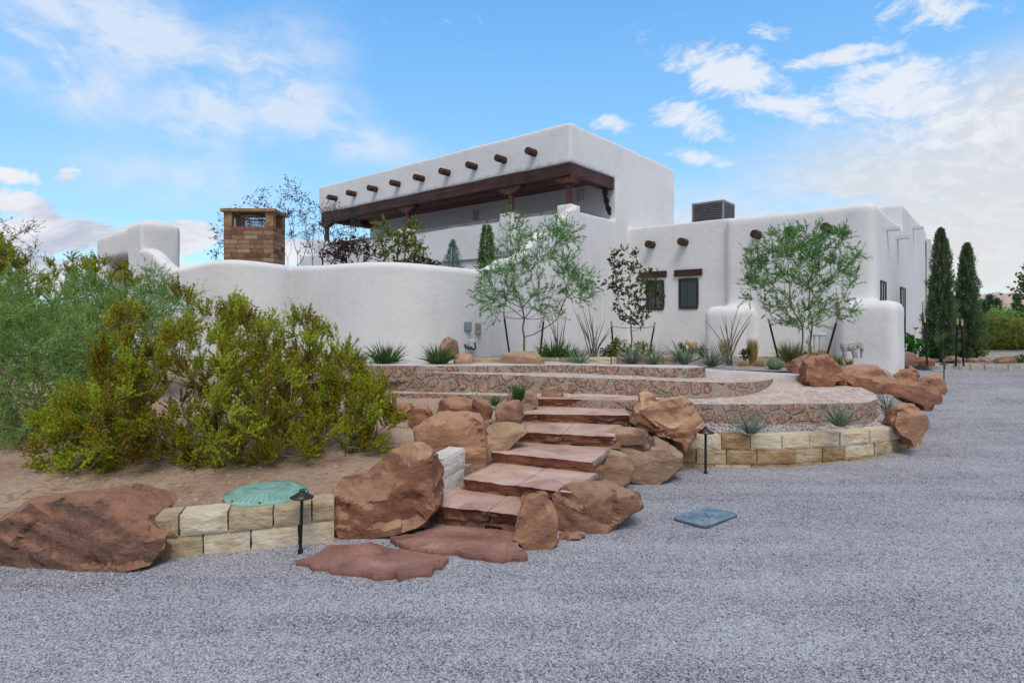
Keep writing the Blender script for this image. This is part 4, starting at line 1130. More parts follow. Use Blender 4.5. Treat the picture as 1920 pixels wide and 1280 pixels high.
# punched tin lights
def mat_tin():
    m, k = new_mat('perforated_clay'); p = OC(k)
    v = k.n('ShaderNodeTexVoronoi', {'Vector': p, 'Scale': 16.0, 'Randomness': .35}, feature='F1')
    c = k.mix(k.ss(v.outputs['Distance'], .24, .30), (.03, .028, .025), (.46, .43, .39)); finish(k, c, .6); return m
M_TIN = mat_tin()
for t, z in ((1.26, 5.93), (5.8, 5.83), (9.2, 5.75)):
    c = H(t, 2.43, z - .17); mb = MB(); n = 12; vs = []; 
    for zz in (0, .34):
        for j in range(n + 1):
            a = PI * j / n; vs.append(c + U * .12 * math.cos(a) - V_ * .12 * math.sin(a) + Vector((0, 0, zz)))
    fs = [(j, j + 1, n + 2 + j, n + 1 + j) for j in range(n)]; mb.add(vs, fs)
    sc = mb.build('sconce', M_TIN, house)
# roof beam ends
def viga(t, w, z, L=.36, r=.105):
    mb = MB(); base = H(t, w + .15, z)
    ring = [(r * 1.0, 0), (r, .15 + L - .02), (r * .95, .15 + L)]
    vs = []; n = 16; fs = []
    for rr, dd in ring:
        for j in range(n):
            a = 2 * PI * j / n; q = 1 + .05 * noise.noise(Vector((math.cos(a), math.sin(a), t)))
            vs.append(base - V_ * dd + (U * math.cos(a) + Vector((0, 0, 1)) * math.sin(a)) * rr * q)
    for i in range(len(ring) - 1):
        for j in range(n): fs.append((i * n + j, i * n + (j + 1) % n, (i + 1) * n + (j + 1) % n, (i + 1) * n + j))
    fs.append(tuple(range(2 * n, 3 * n)))
    mb.add(vs, fs); mb.build('roof_beam', M_VIGA, house)
for i, t in enumerate((1.336, 2.48, 3.66, 4.85, 6.09, 7.32, 8.59, 9.86, 11.1)): viga(t - .12, 0, 6.74)
for t, w, z in ((-.83, 3.2, 4.28), (-1.86, 3.2, 4.27), (-4.0, 2.95, 4.26), (-4.84, 2.95, 4.26), (-5.67, 2.95, 4.27)): viga(t, w, z, .32, .115)
# windows
M_FRAME = mat_simple('dark_window_frame', (.018, .014, .012), (.03, .024, .02), 8, .45, .05, .003, 0, .5)
def mat_glass(name, c1):
    m, k = new_mat(name); p = GEO(k)
    finish(k, k.mix(k.noise(p, 6, 3), c1, tuple(x * 1.6 for x in c1)), .06, k.noise(p, 9, 2), .04, .01, .8); return m
M_GLASS = mat_glass('dark_glass', (.035, .05, .052))
M_GRILLE = mat_simple('lace_grille', (.045, .06, .06), (.09, .11, .11), 20, .5, .2)
def front_window(t0, t1, z0_, z1_, w, lace):
    f = .052; root = None
    mb = MB()
    t0 -= .02; t1 += .02; z0_ -= .02; z1_ += .02; w -= .045
    hb(mb, t0, t1, w + .02, w + .09, z0_, z0_ + f); hb(mb, t0, t1, w + .02, w + .09, z1_ - f, z1_)
    hb(mb, t0, t0 + f, w + .022, w + .088, z0_ + f, z1_ - f); hb(mb, t1 - f, t1, w + .022, w + .088, z0_ + f, z1_ - f)
    fr = mb.build('window', M_FRAME, house)
    mb = MB(); hb(mb, t0 + f, t1 - f, w + .06, w + .075, z0_ + f, z1_ - f); mb.build('pane', M_GLASS, fr)
    mb = MB()
    if not lace:
        hb(mb, (t0 + t1) / 2 - .012, (t0 + t1) / 2 + .012, w + .035, w + .058, z0_ + f, z1_ - f); zm = lerp(z0_, z1_, .5); hb(mb, t0 + f, t1 - f, w + .037, w + .056, zm - .012, zm + .012)
        mb.build('muntin', M_FRAME, fr)
    else:
        rnd = random.Random(3)
        nx_, nz_ = 4, 9
        for i in range(nx_):
            for j in range(nz_):
                tc_ = lerp(t0 + f + .10, t1 - f - .02, (i + .5) / nx_); zc = lerp(z0_ + f, z1_ - f, (j + .5) / nz_)
                pts = [H(tc_ + .036 * math.cos(a * .8 + i) * (a / 8), w + .045, zc + .038 * math.sin(a * .8 + i) * (a / 8)) for a in range(1, 9)]
                mb.tube(pts, .0055, 4)
        for i in range(nx_ + 1): hb(mb, lerp(t0 + f + .09, t1 - f, i / nx_) - .004, lerp(t0 + f + .09, t1 - f, i / nx_) + .004, w + .042, w + .05, z0_ + f, z1_ - f)
        mb.build('grille', M_GRILLE, fr)
front_window(-1.166, -.641, 2.33, 3.17, 3.20, False)
front_window(-2.222, -1.688, 2.35, 3.20, 3.20, True)
for a, b in ((-1.29, -.42), (-2.38, -1.54)):
    mb = MB(); hb(mb, a, b, 3.135, 3.3, 3.28, 3.475); mb.build('lintel', M_WOOD, house, bevel=.01)
def side_window(w0, w1, z0_, z1_, bars):
    t = -6.68; f = .05; mb = MB()
    hb(mb, t - .05, t + .1, w0, w1, z1_ - f, z1_); hb(mb, t - .05, t + .1, w0, w1, z0_, z0_ + f)
    hb(mb, t - .048, t + .1, w0, w0 + f, z0_ + f, z1_ - f); hb(mb, t - .048, t + .1, w1 - f, w1, z0_ + f, z1_ - f)
    fr = mb.build('window', M_FRAME, house)
    mb = MB(); hb(mb, t - .03, t + .09, w0 + f, w1 - f, z0_ + f, z1_ - f); mb.build('pane', M_GLASS, fr)
    mb = MB(); hb(mb, t - .045, t - .01, (w0 + w1) / 2 - .02, (w0 + w1) / 2 + .02, z0_ + f, z1_ - f)
    for b in bars: hb(mb, t - .043, t - .01, w0 + f, w1 - f, b - .012, b + .012)
    mb.build('muntin', M_FRAME, fr)
side_window(3.62, 4.42, 2.0, 2.98, ())
side_window(7.35, 8.3, 1.15, 2.98, (1.75, 2.4))
# roof drains
M_WPAINT = mat_simple('white_metal', (.60, .60, .60), (.68, .68, .68), 9, .5, .1)
for w, z in ((4.75, 4.32), (6.75, 4.31), (10.6, 5.04)):
    mb = MB(); hb(mb, -6.98, -6.6, w - .10, w + .10, z, z + .025); hb(mb, -6.98, -6.6, w - .10, w - .08, z + .028, z + .09); hb(mb, -6.98, -6.6, w + .08, w + .10, z + .028, z + .09)
    mb.build('roof_drain', M_WPAINT, house)
mb = MB(); hb(mb, -6.86, -6.72, 14.75, 14.93, 1.6, 5.15); mb.build('downspout', M_WPAINT, house)
mb = MB(); hb(mb, -7.0, -6.70, 13.6, 14.3, 1.65, 2.72); hb(mb, -6.93, -6.73, 13.75, 13.9, .8, 1.63); hb(mb, -6.93, -6.73, 14.0, 14.15, .8, 1.63)
mb.build('utility_cabinet', mat_simple('beige_enamel', (.50, .50, .47), (.56, .56, .53), 6, .5, .1), house, bevel=.01)

# rooftop cooler
M_GREYM = mat_simple('grey_metal', (.22, .21, .22), (.30, .29, .30), 6, .5, .1, .005, .3)
M_DGREY = mat_simple('dark_vent', (.05, .048, .052), (.08, .078, .082), 8, .6, .1, .005, .3)
Q = Vector((6.64, 18.5, 0))
cl = empty('rooftop_cooler', Q + Vector((0, 0, 4.82)), label='grey louvred air conditioning unit on the low roof', cat='air conditioner')
def qb(mb, a0, a1, b0, b1, z0, z1): mb.obox(Q + U * a0 + V_ * b0 + Vector((0, 0, z0)), U * (a1 - a0), V_ * (b1 - b0), Vector((0, 0, z1 - z0)))
mb = MB(); qb(mb, .02, 1.02, .02, .98, 4.8, 5.72); mb.build('body', M_DGREY, cl)
mb = MB(); qb(mb, 0, 1.04, 0, 1.0, 5.722, 5.78); qb(mb, 0, 1.04, 0, 1.0, 4.72, 4.86)
for a in (0, .99): 
    for b in (0, .95): qb(mb, a, a + .05, b, b + .05, 4.862, 5.72)
mb.build('frame', M_GREYM, cl)
mb = MB()
for j in range(15):
    z = 4.9 + j * .055; qb(mb, .055, .985, -.002, .015, z, z + .022); qb(mb, -.002, .015, .055, .945, z, z + .022)
mb.build('louvre', mat_simple('louvre_metal', (.10, .098, .105), (.14, .138, .145), 6, .5, .1), cl)

# ------------------------------------------------------------------ courtyard wall
gw = empty('courtyard_wall', (-4, 12.4, 1.2), label='long undulating white stucco courtyard wall with a gate portal, behind the shrubs and terrace', cat='wall')
pts = [(272, 15.3, 466), (290, 14.6, 467), (302, 14.2, 476), (318, 13.8, 492), (335, 13.4, 503), (365, 13.1, 498), (400, 12.9, 490), (430, 12.8, 487), (470, 12.85, 489), (512, 13.1, 494), (547, 13.6, 499)]
pts2 = [(547, 13.6, 499), (575, 13.0, 498), (610, 12.55, 497), (661, 12.1, 493), (712, 11.85, 491), (760, 11.8, 492.5), (802, 11.9, 496), (850, 12.25, 501), (897, 12.8, 505), (915, 13.1, 499), (935, 13.5, 486), (955, 13.9, 483), (975, 14.3, 470), (992, 14.6, 448), (1008, 14.95, 435), (1030, 15.3, 430), (1046, 15.65, 414), (1060, 15.85, 395), (1074, 16.05, 384)]
mb = MB()
for ppts in (pts, pts2):
    P = catmull([((x - CX) / F * Y, Y, E - (yt - HY) / F * Y) for x, Y, yt in ppts], 10)
    n = len(P); T = .17; rings = []
    for i in range(n):
        a, b = P[max(0, i - 1)], P[min(n - 1, i + 1)]
        d = np.array([b[0] - a[0], b[1] - a[1]]); d /= np.linalg.norm(d); nb = np.array([-d[1], d[0]])
        ring = [(P[i][0] - nb[0] * T, P[i][1] - nb[1] * T, .6 + (P[i][2] - .75) * j / 12) for j in range(13)]
        for j in range(9):
            an = PI * j / 8
            ring.append((P[i][0] - nb[0] * T * math.cos(an), P[i][1] - nb[1] * T * math.cos(an), P[i][2] - .12 + .12 * math.sin(an)))
        ring += [(P[i][0] + nb[0] * T, P[i][1] + nb[1] * T, .6)]
        rings.append([(q[0] + .008 * noise.noise(Vector((q[0], q[1], q[2]))), q[1] + .016 * noise.noise(Vector((q[0] * .9, q[2] * 1.1, 5))), q[2]) for q in ring])
    m = len(rings[0])
    mb.add([v for r in rings for v in r], [(i * m + j, (i + 1) * m + j, (i + 1) * m + j + 1, i * m + j + 1) for i in range(n - 1) for j in range(m - 1)] + [tuple(range(m)), tuple(range((n - 1) * m, n * m))])
mb.build('wall', M_STUCCO, gw, smooth=True)
mb = MB()
T0 = Vector((-9.43, 15, 0))
def tb(t0, t1, w0, w1, z0, z1): mb.obox(T0 + U * t0 + V_ * w0 + Vector((0, 0, z0)), U * (t1 - t0), V_ * (w1 - w0), Vector((0, 0, z1 - z0)))
tb(0, 1.07, 0, .95, .8, 4.50); tb(2.9, 3.65, 0, .95, .8, 4.35); tb(0, 3.65, 0, .95, 3.72, 4.45); tb(.15, 2.4, .15, .8, 4.2, 4.62)
remeshed('gate_portal', mb, M_STUCCO, gw, .05, 34, T0)
mb = MB(); tb(1.07, 2.9, .5, .56, 1.0, 3.72); mb.build('gate', M_WOOD, gw)
mb = MB()
c = T0 + U * .9 - V_ * .12 + Vector((0, 0, 2.95))
mb.tube([c + Vector((.30 * math.cos(a), -.05, .42 * math.sin(a))) for a in np.linspace(0, PI, 12)], .028, 6)
mb.tube([c + Vector((.30, -.05, 0)), c + Vector((.30, -.05, -1.2))], .028, 6)
mb.build('iron_arch', M_BLACK, gw)
mb = MB(); q = W(1123, 610, 16.2); mb.tube([(q.x, q.y - .45, .9), (q.x, q.y - .45, 2.7)], .03, 8)
mb.build('conduit', M_STUCCO, gw)

# ------------------------------------------------------------------ stone chimney
def mat_ashlar():
    m, k = new_mat('chimney_stone'); p = OC(k)
    rr = k.vmap(p, rot=(PI / 2, 0, 0))
    sep = k.n('ShaderNodeSeparateXYZ', {0: p})
    uv = k.n('ShaderNodeCombineXYZ', {0: k.m('ADD', sep.outputs[0], sep.outputs[1]), 1: sep.outputs[2], 2: 0.0}).outputs[0]
    wv = k.n('ShaderNodeVectorMath', {0: k.noisec(p, 6, 3), 'Scale': .07}, operation='SCALE').outputs[0]
    uv = k.n('ShaderNodeVectorMath', {0: uv, 1: wv}, operation='ADD').outputs[0]
    br = k.n('ShaderNodeTexBrick', {'Vector': uv, 'Color1': (0, 0, 0, 1), 'Color2': (1, 1, 1, 1), 'Mortar': (.5, .5, .5, 1), 'Scale': 1.0, 'Mortar Size': .008, 'Brick Width': .36, 'Row Height': .125, 'Bias': 0.0})
    br.offset = .43; br.squash = 1.5; br.squash_frequency = 3
    a = k.noise(p, 5, 5, .6); b = k.noise(p, 26, 5, .7)
    v = k.m('ADD', k.m('MULTIPLY', k.n('ShaderNodeSeparateColor', {0: br.outputs[0]}).outputs[0], .55), k.m('MULTIPLY', a, .5))
    c = k.ramp(v, [(.2, (.13, .065, .045)), (.45, (.27, .145, .09)), (.62, (.36, .235, .14)), (.85, (.42, .35, .25))])
    c = k.mix(k.m('MULTIPLY', k.ss(b, .5, .7), .5), c, (.12, .07, .045))
    c = k.mix(br.outputs['Fac'], c, (.15, .10, .07))
    finish(k, c, .9, k.m('ADD', k.m('MULTIPLY', k.m('SUBTRACT', 1.0, br.outputs['Fac']), 1.0), k.m('MULTIPLY', b, .7)), .9, .03, .2); return m
M_ASH = mat_ashlar()
ch = empty('stone_chimney', W(464, 480, 16) * 1.0, label='square tan sandstone chimney with an open flue top behind the courtyard wall', cat='chimney')
ang = math.radians(16); A1 = Vector((1, .02, 0)).normalized(); B1 = Vector((-A1.y, A1.x, 0))
C0 = W(419, 500, 16.2); C0.z = 0; Wd = 1.36
def cb_(mb, a0, a1, b0, b1, z0, z1): mb.obox(C0 + A1 * a0 + B1 * b0 + Vector((0, 0, z0)), A1 * (a1 - a0), B1 * (b1 - b0), Vector((0, 0, z1 - z0)))
ztop = E + 209 / F * 16.2; zo = ztop - .49
mb = MB(); cb_(mb, 0, Wd, 0, .9, 1.0, zo); mb.build('stack', M_ASH, ch, bevel=.02)
M_CHC = mat_simple('cap_stone', (.22, .13, .06), (.40, .27, .14), 5, .9, .5, .03)
mb = MB(); cb_(mb, -.07, Wd + .07, -.07, .97, ztop - .09, ztop); mb.build('cap', M_CHC, ch, bevel=.012)
for a0, a1 in ((0, .22), (Wd - .22, Wd)):
    for b0, b1 in ((0, .2), (.7, .9)):
        mb = MB(); cb_(mb, a0, a1, b0, b1, zo + .002, ztop - .092); mb.build('pier', M_CHC, ch, bevel=.012)
mb = MB(); c = C0 + A1 * Wd / 2 + B1 * .45
for j in range(26):
    a = 2 * PI * j / 26; mb.tube([c + Vector((.36 * math.cos(a), .36 * math.sin(a), z)) for z in (zo - .02, zo + .30)], .007, 4)
for z in np.arange(zo, zo + .32, .04): mb.tube([c + Vector((.36 * math.cos(a), .36 * math.sin(a), z)) for a in np.linspace(0, 2 * PI, 25)], .006, 4)
mb.tube([c + Vector((.37 * math.cos(a), .37 * math.sin(a), zo + .31)) for a in np.linspace(0, 2 * PI, 25)], .02, 5)
mb.build('spark_screen', M_GREYM, ch)

# ------------------------------------------------------------------ electric boxes on the courtyard wall
M_BLUEG = mat_simple('blue_grey_box', (.17, .23, .26), (.22, .28, .31), 6, .55, .1)
M_TAUPE = mat_simple('taupe_box', (.27, .25, .22), (.33, .31, .28), 6, .55, .1)
def wallbox(label, x0, x1, y0, y1, Y, mat, door=True, cat='electric box'):
    a, b = W(x0, y1, Y), W(x1, y0, Y); mb = MB(); mb.box(a.x, b.x, Y - .10, Y + .02, a.z, b.z)
    root = empty('electric_box', ((a.x + b.x) / 2, Y, a.z), label=label, cat=cat, group='boxes on the courtyard wall')
    mb.build('case', mat, root, bevel=.008)
    mb = MB(); mb.box(a.x + .012, b.x - .012, Y - .112, Y - .102, a.z + .015, b.z - .02); d = mb.build('door', mat, root, bevel=.004)
    return root
# wall face at these columns
def wface(px):
    P = [((x), Y) for x, Y, _ in pts2]
    for (x0, Y0), (x1, Y1) in zip(P[:-1], P[1:]):
        if x0 <= px <= x1: return lerp(Y0, Y1, (px - x0) / (x1 - x0)) - .20
    return 12
y1_, y2_ = wface(875), wface(895)
bx = wallbox('blue-grey electric box on the white wall, left of the pair', 867, 884, 603, 621, y1_, M_BLUEG)
b2 = wallbox('taupe electric box with a small window on the white wall, right of the pair', 888, 902, 605, 627, y2_, M_TAUPE)
a = W(897, 612, y2_); mb = MB(); mb.box(a.x - .03, a.x + .03, y2_ - .122, y2_ - .112, a.z - .04, a.z + .04); mb.build('window', M_GREYM, b2)
ox = empty('outlet_cover', W(886, 650, y1_), label='white plastic bubble outlet cover with black cords under the electric boxes', cat='outlet')
mb = MB(); a = W(886, 646, y1_); mb.box(a.x - .075, a.x + .075, y1_ - .10, y1_, a.z - .12, a.z + .12); mb.build('cover', mat_simple('white_plastic', (.55, .60, .66), (.62, .67, .72), 6, .3, .05), ox, bevel=.03)
mb = MB()
mb.tube([W(869, 621, y1_), W(873, 640, y1_ - .02), W(880, 652, y1_ - .05)], .010, 5)
mb.tube([W(876, 621, y1_), W(876, 650, y1_), W(876, 674, y1_)], .012, 6); mb.tube([W(892, 627, y2_), W(892, 676, y2_)], .012, 6)
mb.build('conduit', M_GREYM, ox)
mb = MB()
mb.tube([W(872, 645, y1_ - .1), W(875, 652, y1_ - .12), W(882, 650, y1_ - .14), W(888, 655, y1_ - .12), W(892, 652, y1_ - .1), W(890, 642, y1_ - .1)], .016, 6)
mb.tube([W(871, 647, y1_ - .1), W(878, 655, y1_ - .12), W(886, 652, y1_ - .1)], .014, 6); mb.build('cord', M_BLACK, ox)

# edging blocks behind the terrace
M_EDGE = M_LIME[2]
def edging(label, pts_px, z, h, L, group='low limestone edging rows'):
    P = [G(x, y, z) for x, y in pts_px]
    root = empty('edging_row', P[0], label=label, cat='edging', group=group)
    block_wall(root, [(p.x, p.y) for p in P], .14, [(lambda s: z - .1, lambda s: z + h)], int(L * 90) + len(P), lambda ci, r: M_EDGE if r.random() < .7 else M_LIME[0], (L, L * 1.3))
edging('tan limestone edging row left of the oval boulder under the electric boxes', [(885, 680), (940, 680)], 1.25, .09, .6)
edging('tan limestone edging row right of the oval boulder, running behind the yuccas', [(1012, 679), (1100, 679), (1180, 678), (1270, 677)], 1.22, .09, .7)
edging('tan limestone edging row behind the golden grasses, towards the elephant', [(1330, 673), (1400, 673), (1470, 674), (1560, 676), (1632, 678)], 1.02, .08, .6)
M_CONCB = mat_simple('grey_kerb_block', (.33, .31, .28), (.45, .42, .38), 9, .9, .4, .02)
P = [G(1692, 688.5, .78), G(1740, 688, .8), G(1800, 689, .8), G(1862, 689.5, .8), G(2000, 689, .8)]
root = empty('edging_row', P[0], label='pale grey block kerb between the driveway gravel and the cypress bed', cat='edging', group='low limestone edging rows')
block_wall(root, [(p.x, p.y) for p in P], .2, [(lambda s: .6, lambda s: .89)], 77, lambda ci, r: M_CONCB, (.26, .34))
# ------------------------------------------------------------------ plants
def mat_leaf(name, stops, rough=.55, trans=.42):
    m, k = new_mat(name)
    a = k.n('ShaderNodeAttribute', attribute_name='tint').outputs['Fac']
    c = k.ramp(a, stops)
    p = k.n('ShaderNodeBsdfPrincipled', {'Base Color': c, 'Roughness': rough, 'Specular IOR Level': .25})
    t = k.n('ShaderNodeBsdfTranslucent', {'Color': c})
    mx = k.n('ShaderNodeMixShader', {0: trans, 1: p.outputs[0], 2: t.outputs[0]})
    k.n('ShaderNodeOutputMaterial', {'Surface': mx.outputs[0]}); return m
L_CREO = mat_leaf('creosote_leaf', [(0, (.22, .155, .012)), (.35, (.35, .29, .014)), (.62, (.36, .41, .022)), (1, (.50, .62, .06))])
L_MESQ = mat_leaf('mesquite_leaf', [(0, (.12, .25, .05)), (.5, (.25, .42, .11)), (1, (.42, .58, .20))])
L_WILL = mat_leaf('willow_leaf', [(0, (.05, .16, .035)), (.5, (.12, .30, .07)), (1, (.24, .46, .12))])
L_DARK = mat_leaf('dark_leaf', [(0, (.035, .055, .02)), (.5, (.07, .10, .03)), (1, (.13, .16, .05))])
L_CYP = mat_leaf('cypress_leaf', [(0, (.05, .09, .045)), (.5, (.12, .19, .09)), (1, (.22, .31, .15))])
L_SPR = mat_leaf('spruce_leaf', [(0, (.10, .20, .17)), (.5, (.17, .30, .26)), (1, (.26, .40, .34))])
L_PURP = mat_leaf('purple_leaf', [(0, (.025, .012, .018)), (.6, (.06, .022, .03)), (1, (.12, .05, .05))])
L_YG = mat_leaf('yellow_green_leaf', [(0, (.09, .13, .02)), (.5, (.17, .22, .035)), (1, (.32, .36, .07))])
L_OLIV = mat_leaf('small_dark_leaf', [(0, (.03, .04, .025)), (.5, (.065, .08, .045)), (1, (.12, .14, .07))])
L_YUC = mat_leaf('yucca_leaf', [(0, (.07, .12, .08)), (.5, (.14, .21, .15)), (1, (.30, .38, .28))], .5, .15)
L_FERN = mat_leaf('fern_leaf', [(0, (.04, .09, .02)), (.5, (.085, .165, .04)), (1, (.15, .25, .07))])
L_STRAW = mat_leaf('straw_leaf', [(0, (.36, .24, .08)), (.5, (.60, .43, .17)), (1, (.75, .60, .30))])
L_OLGR = mat_leaf('olive_grass', [(0, (.14, .15, .04)), (.5, (.27, .27, .08)), (1, (.45, .42, .18))])
L_CANNA = mat_leaf('canna_leaf', [(0, (.025, .12, .02)), (.5, (.05, .22, .03)), (1, (.10, .32, .05))], .4)
L_HEDGE = mat_leaf('far_leaf', [(0, (.09, .13, .025)), (.5, (.19, .24, .045)), (1, (.34, .36, .07))])
B_GREY = mat_simple('grey_bark', (.12, .105, .09), (.30, .27, .24), 14, .9, .4)
B_BROWN = mat_simple('brown_bark', (.07, .05, .035), (.17, .13, .09), 14, .9, .4)
B_GREEN = mat_simple('green_bark', (.10, .12, .05), (.19, .19, .09), 14, .85, .3)
B_CANE = mat_simple('ocotillo_cane', (.10, .095, .085), (.20, .19, .17), 30, .9, .4)

def nrm(a): return a / (np.linalg.norm(a, axis=1, keepdims=True) + 1e-9)
def leaf_mesh(name, P, D, L, Wd, tint, mat, parent=None, rs=None, origin=None, fold=None):
    """P base points, D unit directions, L lengths, Wd widths, one diamond leaf each"""
    n = len(P); rs = rs or np.random.RandomState(0)
    if origin is None: origin = tuple(parent['_org']) if parent is not None else (P[:, 0].mean(), P[:, 1].mean(), P[:, 2].min())
    S = nrm(np.cross(D, rs.normal(size=(n, 3))))
    L = np.broadcast_to(L, n)[:, None]; Wd = np.broadcast_to(Wd, n)[:, None]
    V = np.empty((n, 4, 3)); V[:, 0] = P; V[:, 1] = P + D * L * .45 + S * Wd * .5; V[:, 2] = P + D * L; V[:, 3] = P + D * L * .45 - S * Wd * .5
    V = V.reshape(-1, 3) - np.array(origin)
    me = bpy.data.meshes.new(name)
    me.vertices.add(4 * n); me.vertices.foreach_set('co', V.astype(np.float32).ravel())
    me.loops.add(4 * n); me.loops.foreach_set('vertex_index', np.arange(4 * n, dtype=np.int32))
    me.polygons.add(n); me.polygons.foreach_set('loop_start', np.arange(0, 4 * n, 4, dtype=np.int32))
    me.update(calc_edges=True)
    at = me.attributes.new('tint', 'FLOAT', 'POINT'); at.data.foreach_set('value', np.repeat(np.clip(tint, 0, 1), 4).astype(np.float32))
    me.materials.append(mat)
    return link(name, me, parent, origin)

def sample_crown(poly_px, n, Yc, D, rs, edge=30.0, mindist=0):
    """points in a crown: photo outline gives its real width and height at its distance, D its half depth"""
    A = np.array(poly_px, float); lo, hi = A.min(0), A.max(0)
    pts = []
    while len(pts) < n:
        x = rs.uniform(lo[0], hi[0], n * 3); y = rs.uniform(lo[1], hi[1], n * 3)
        m = in_poly(x, y, A); x, y = x[m], y[m]
        dmin = np.full(len(x), 1e9)
        for i in range(len(A)):
            a, b = A[i], A[(i + 1) % len(A)]; ab = b - a
            t = np.clip(((x - a[0]) * ab[0] + (y - a[1]) * ab[1]) / (ab @ ab + 1e-9), 0, 1)
            dmin = np.minimum(dmin, np.hypot(x - a[0] - t * ab[0], y - a[1] - t * ab[1]))
        f = np.sqrt(np.clip(dmin / edge, .02, 1))
        Y = Yc + D * f * rs.uniform(-1, 1, len(x))
        for p in zip((x - CX) / F * Y, Y, E - (y - HY) / F * Y):
            pts.append(p)
    P = np.array(pts[:n]); return P

def colonize(root_pts, targets, step=.15, bf=.35, rs=None, jit=.25, droop=0.0):
    rs = rs or np.random.RandomState(0)
    pos = [np.array(p, float) for p in root_pts]; par = [-1] + list(range(len(pos) - 1)); plen = [0.0]
    for i in range(1, len(pos)): plen.append(plen[-1] + np.linalg.norm(pos[i] - pos[i - 1]))
    order = np.argsort(np.linalg.norm(targets - pos[-1], axis=1)); tips = []
    cap = len(pos) + len(targets) * 30
    PA = np.zeros((cap, 3)); PL_ = np.zeros(cap); n = len(pos)
    PA[:n] = pos; PL_[:n] = plen
    base = max(0, n - 1 - max(1, n // 3))
    for ti in order:
        t = targets[ti]
        d = np.linalg.norm(PA[base:n] - t, axis=1)
        up = np.maximum(0, PA[base:n, 2] - t[2]) * .5
        j = base + int(np.argmin(d + bf * PL_[base:n] + up)); dd = np.linalg.norm(PA[j] - t)
        k_ = max(1, int(dd / step)); prev = j; a = PA[j].copy()
        off = rs.normal(size=3) * dd * .06 * jit * 4
        for s in range(1, k_ + 1):
            f = s / k_; q = a + (t - a) * f + off * math.sin(PI * f) + rs.normal(size=3) * step * .08
            q[2] += droop * dd * math.sin(PI * f)
            if n >= cap: break
            PA[n] = q; PL_[n] = PL_[prev] + np.linalg.norm(q - PA[prev]); par.append(prev); prev = n; n += 1
        tips.append(prev)
    return PA[:n], np.array(par), tips

def skeleton(mb, P, par, r_tip, r_exp=2.2, rmax=.1, n=5, rmin=0, sides_thin=4):
    N = len(P); ch = [[] for _ in range(N)]
    for i, p in enumerate(par):
        if p >= 0: ch[p].append(i)
    w = np.zeros(N)
    for i in range(N - 1, -1, -1):
        w[i] = (sum(w[c] ** r_exp for c in ch[i])) ** (1 / r_exp) if ch[i] else r_tip
        w[i] = max(w[i], r_tip)
    w = np.minimum(w, rmax)
    roots = [0]; st = [(0, None)]
    while st:
        i, pr = st.pop()
        chain = ([pr] if pr is not None else []) + [i]
        while ch[i]:
            c = sorted(ch[i], key=lambda c: -w[c])
            for o in c[1:]: st.append((o, i))
            i = c[0]; chain.append(i)
        if len(chain) > 1:
            r = [w[c] for c in chain]
            if pr is not None: r[0] = r[1]
            if max(r) >= rmin: mb.tube([P[c] for c in chain], r, n if max(r) > .012 else sides_thin, cap=False)
    return w

def twig_leaves(tipP, tipD, ntw, tlen, nlf, rs, up=.5, spread=.8, leafspread=.9, tint0=None):
    """twigs at each tip and leaves along each twig"""
    n = len(tipP)
    B = np.repeat(tipP, ntw, 0); D = np.repeat(tipD, ntw, 0)
    d = nrm(D * .8 + rs.normal(size=B.shape) * spread + np.array([0, 0, up]))
    Ln = tlen * rs.uniform(.5, 1.15, len(B))
    B = B - D * 0 + rs.normal(size=B.shape) * tlen * .12
    f = rs.uniform(.05, 1, (len(B), nlf))
    P = B[:, None] + d[:, None] * (f * Ln[:, None])[..., None]
    P = P.reshape(-1, 3); dd = np.repeat(d, nlf, 0)
    LD = nrm(dd + rs.normal(size=P.shape) * leafspread)
    tw = (B, B + d * Ln[:, None])
    idx = np.repeat(np.repeat(np.arange(n), ntw), nlf)
    return P, LD, idx, tw

def twig_mesh(mb, tw, r=.002, keep=1.0, rs=None):
    A_, B_ = tw
    if keep < 1: m = rs.rand(len(A_)) < keep; A_, B_ = A_[m], B_[m]
    n = len(A_); d = nrm(B_ - A_); s = nrm(np.cross(d, np.array([.3, .9, .2]))) * r; t = nrm(np.cross(d, s)) * r
    V = np.stack([A_ + s, A_ - s * .5 + t * .86, A_ - s * .5 - t * .86, B_], 1).reshape(-1, 3)
    i = np.arange(n)[:, None] * 4
    Fc = np.concatenate([i + [0, 1, 3], i + [1, 2, 3], i + [2, 0, 3]])
    mb.add(V, Fc)

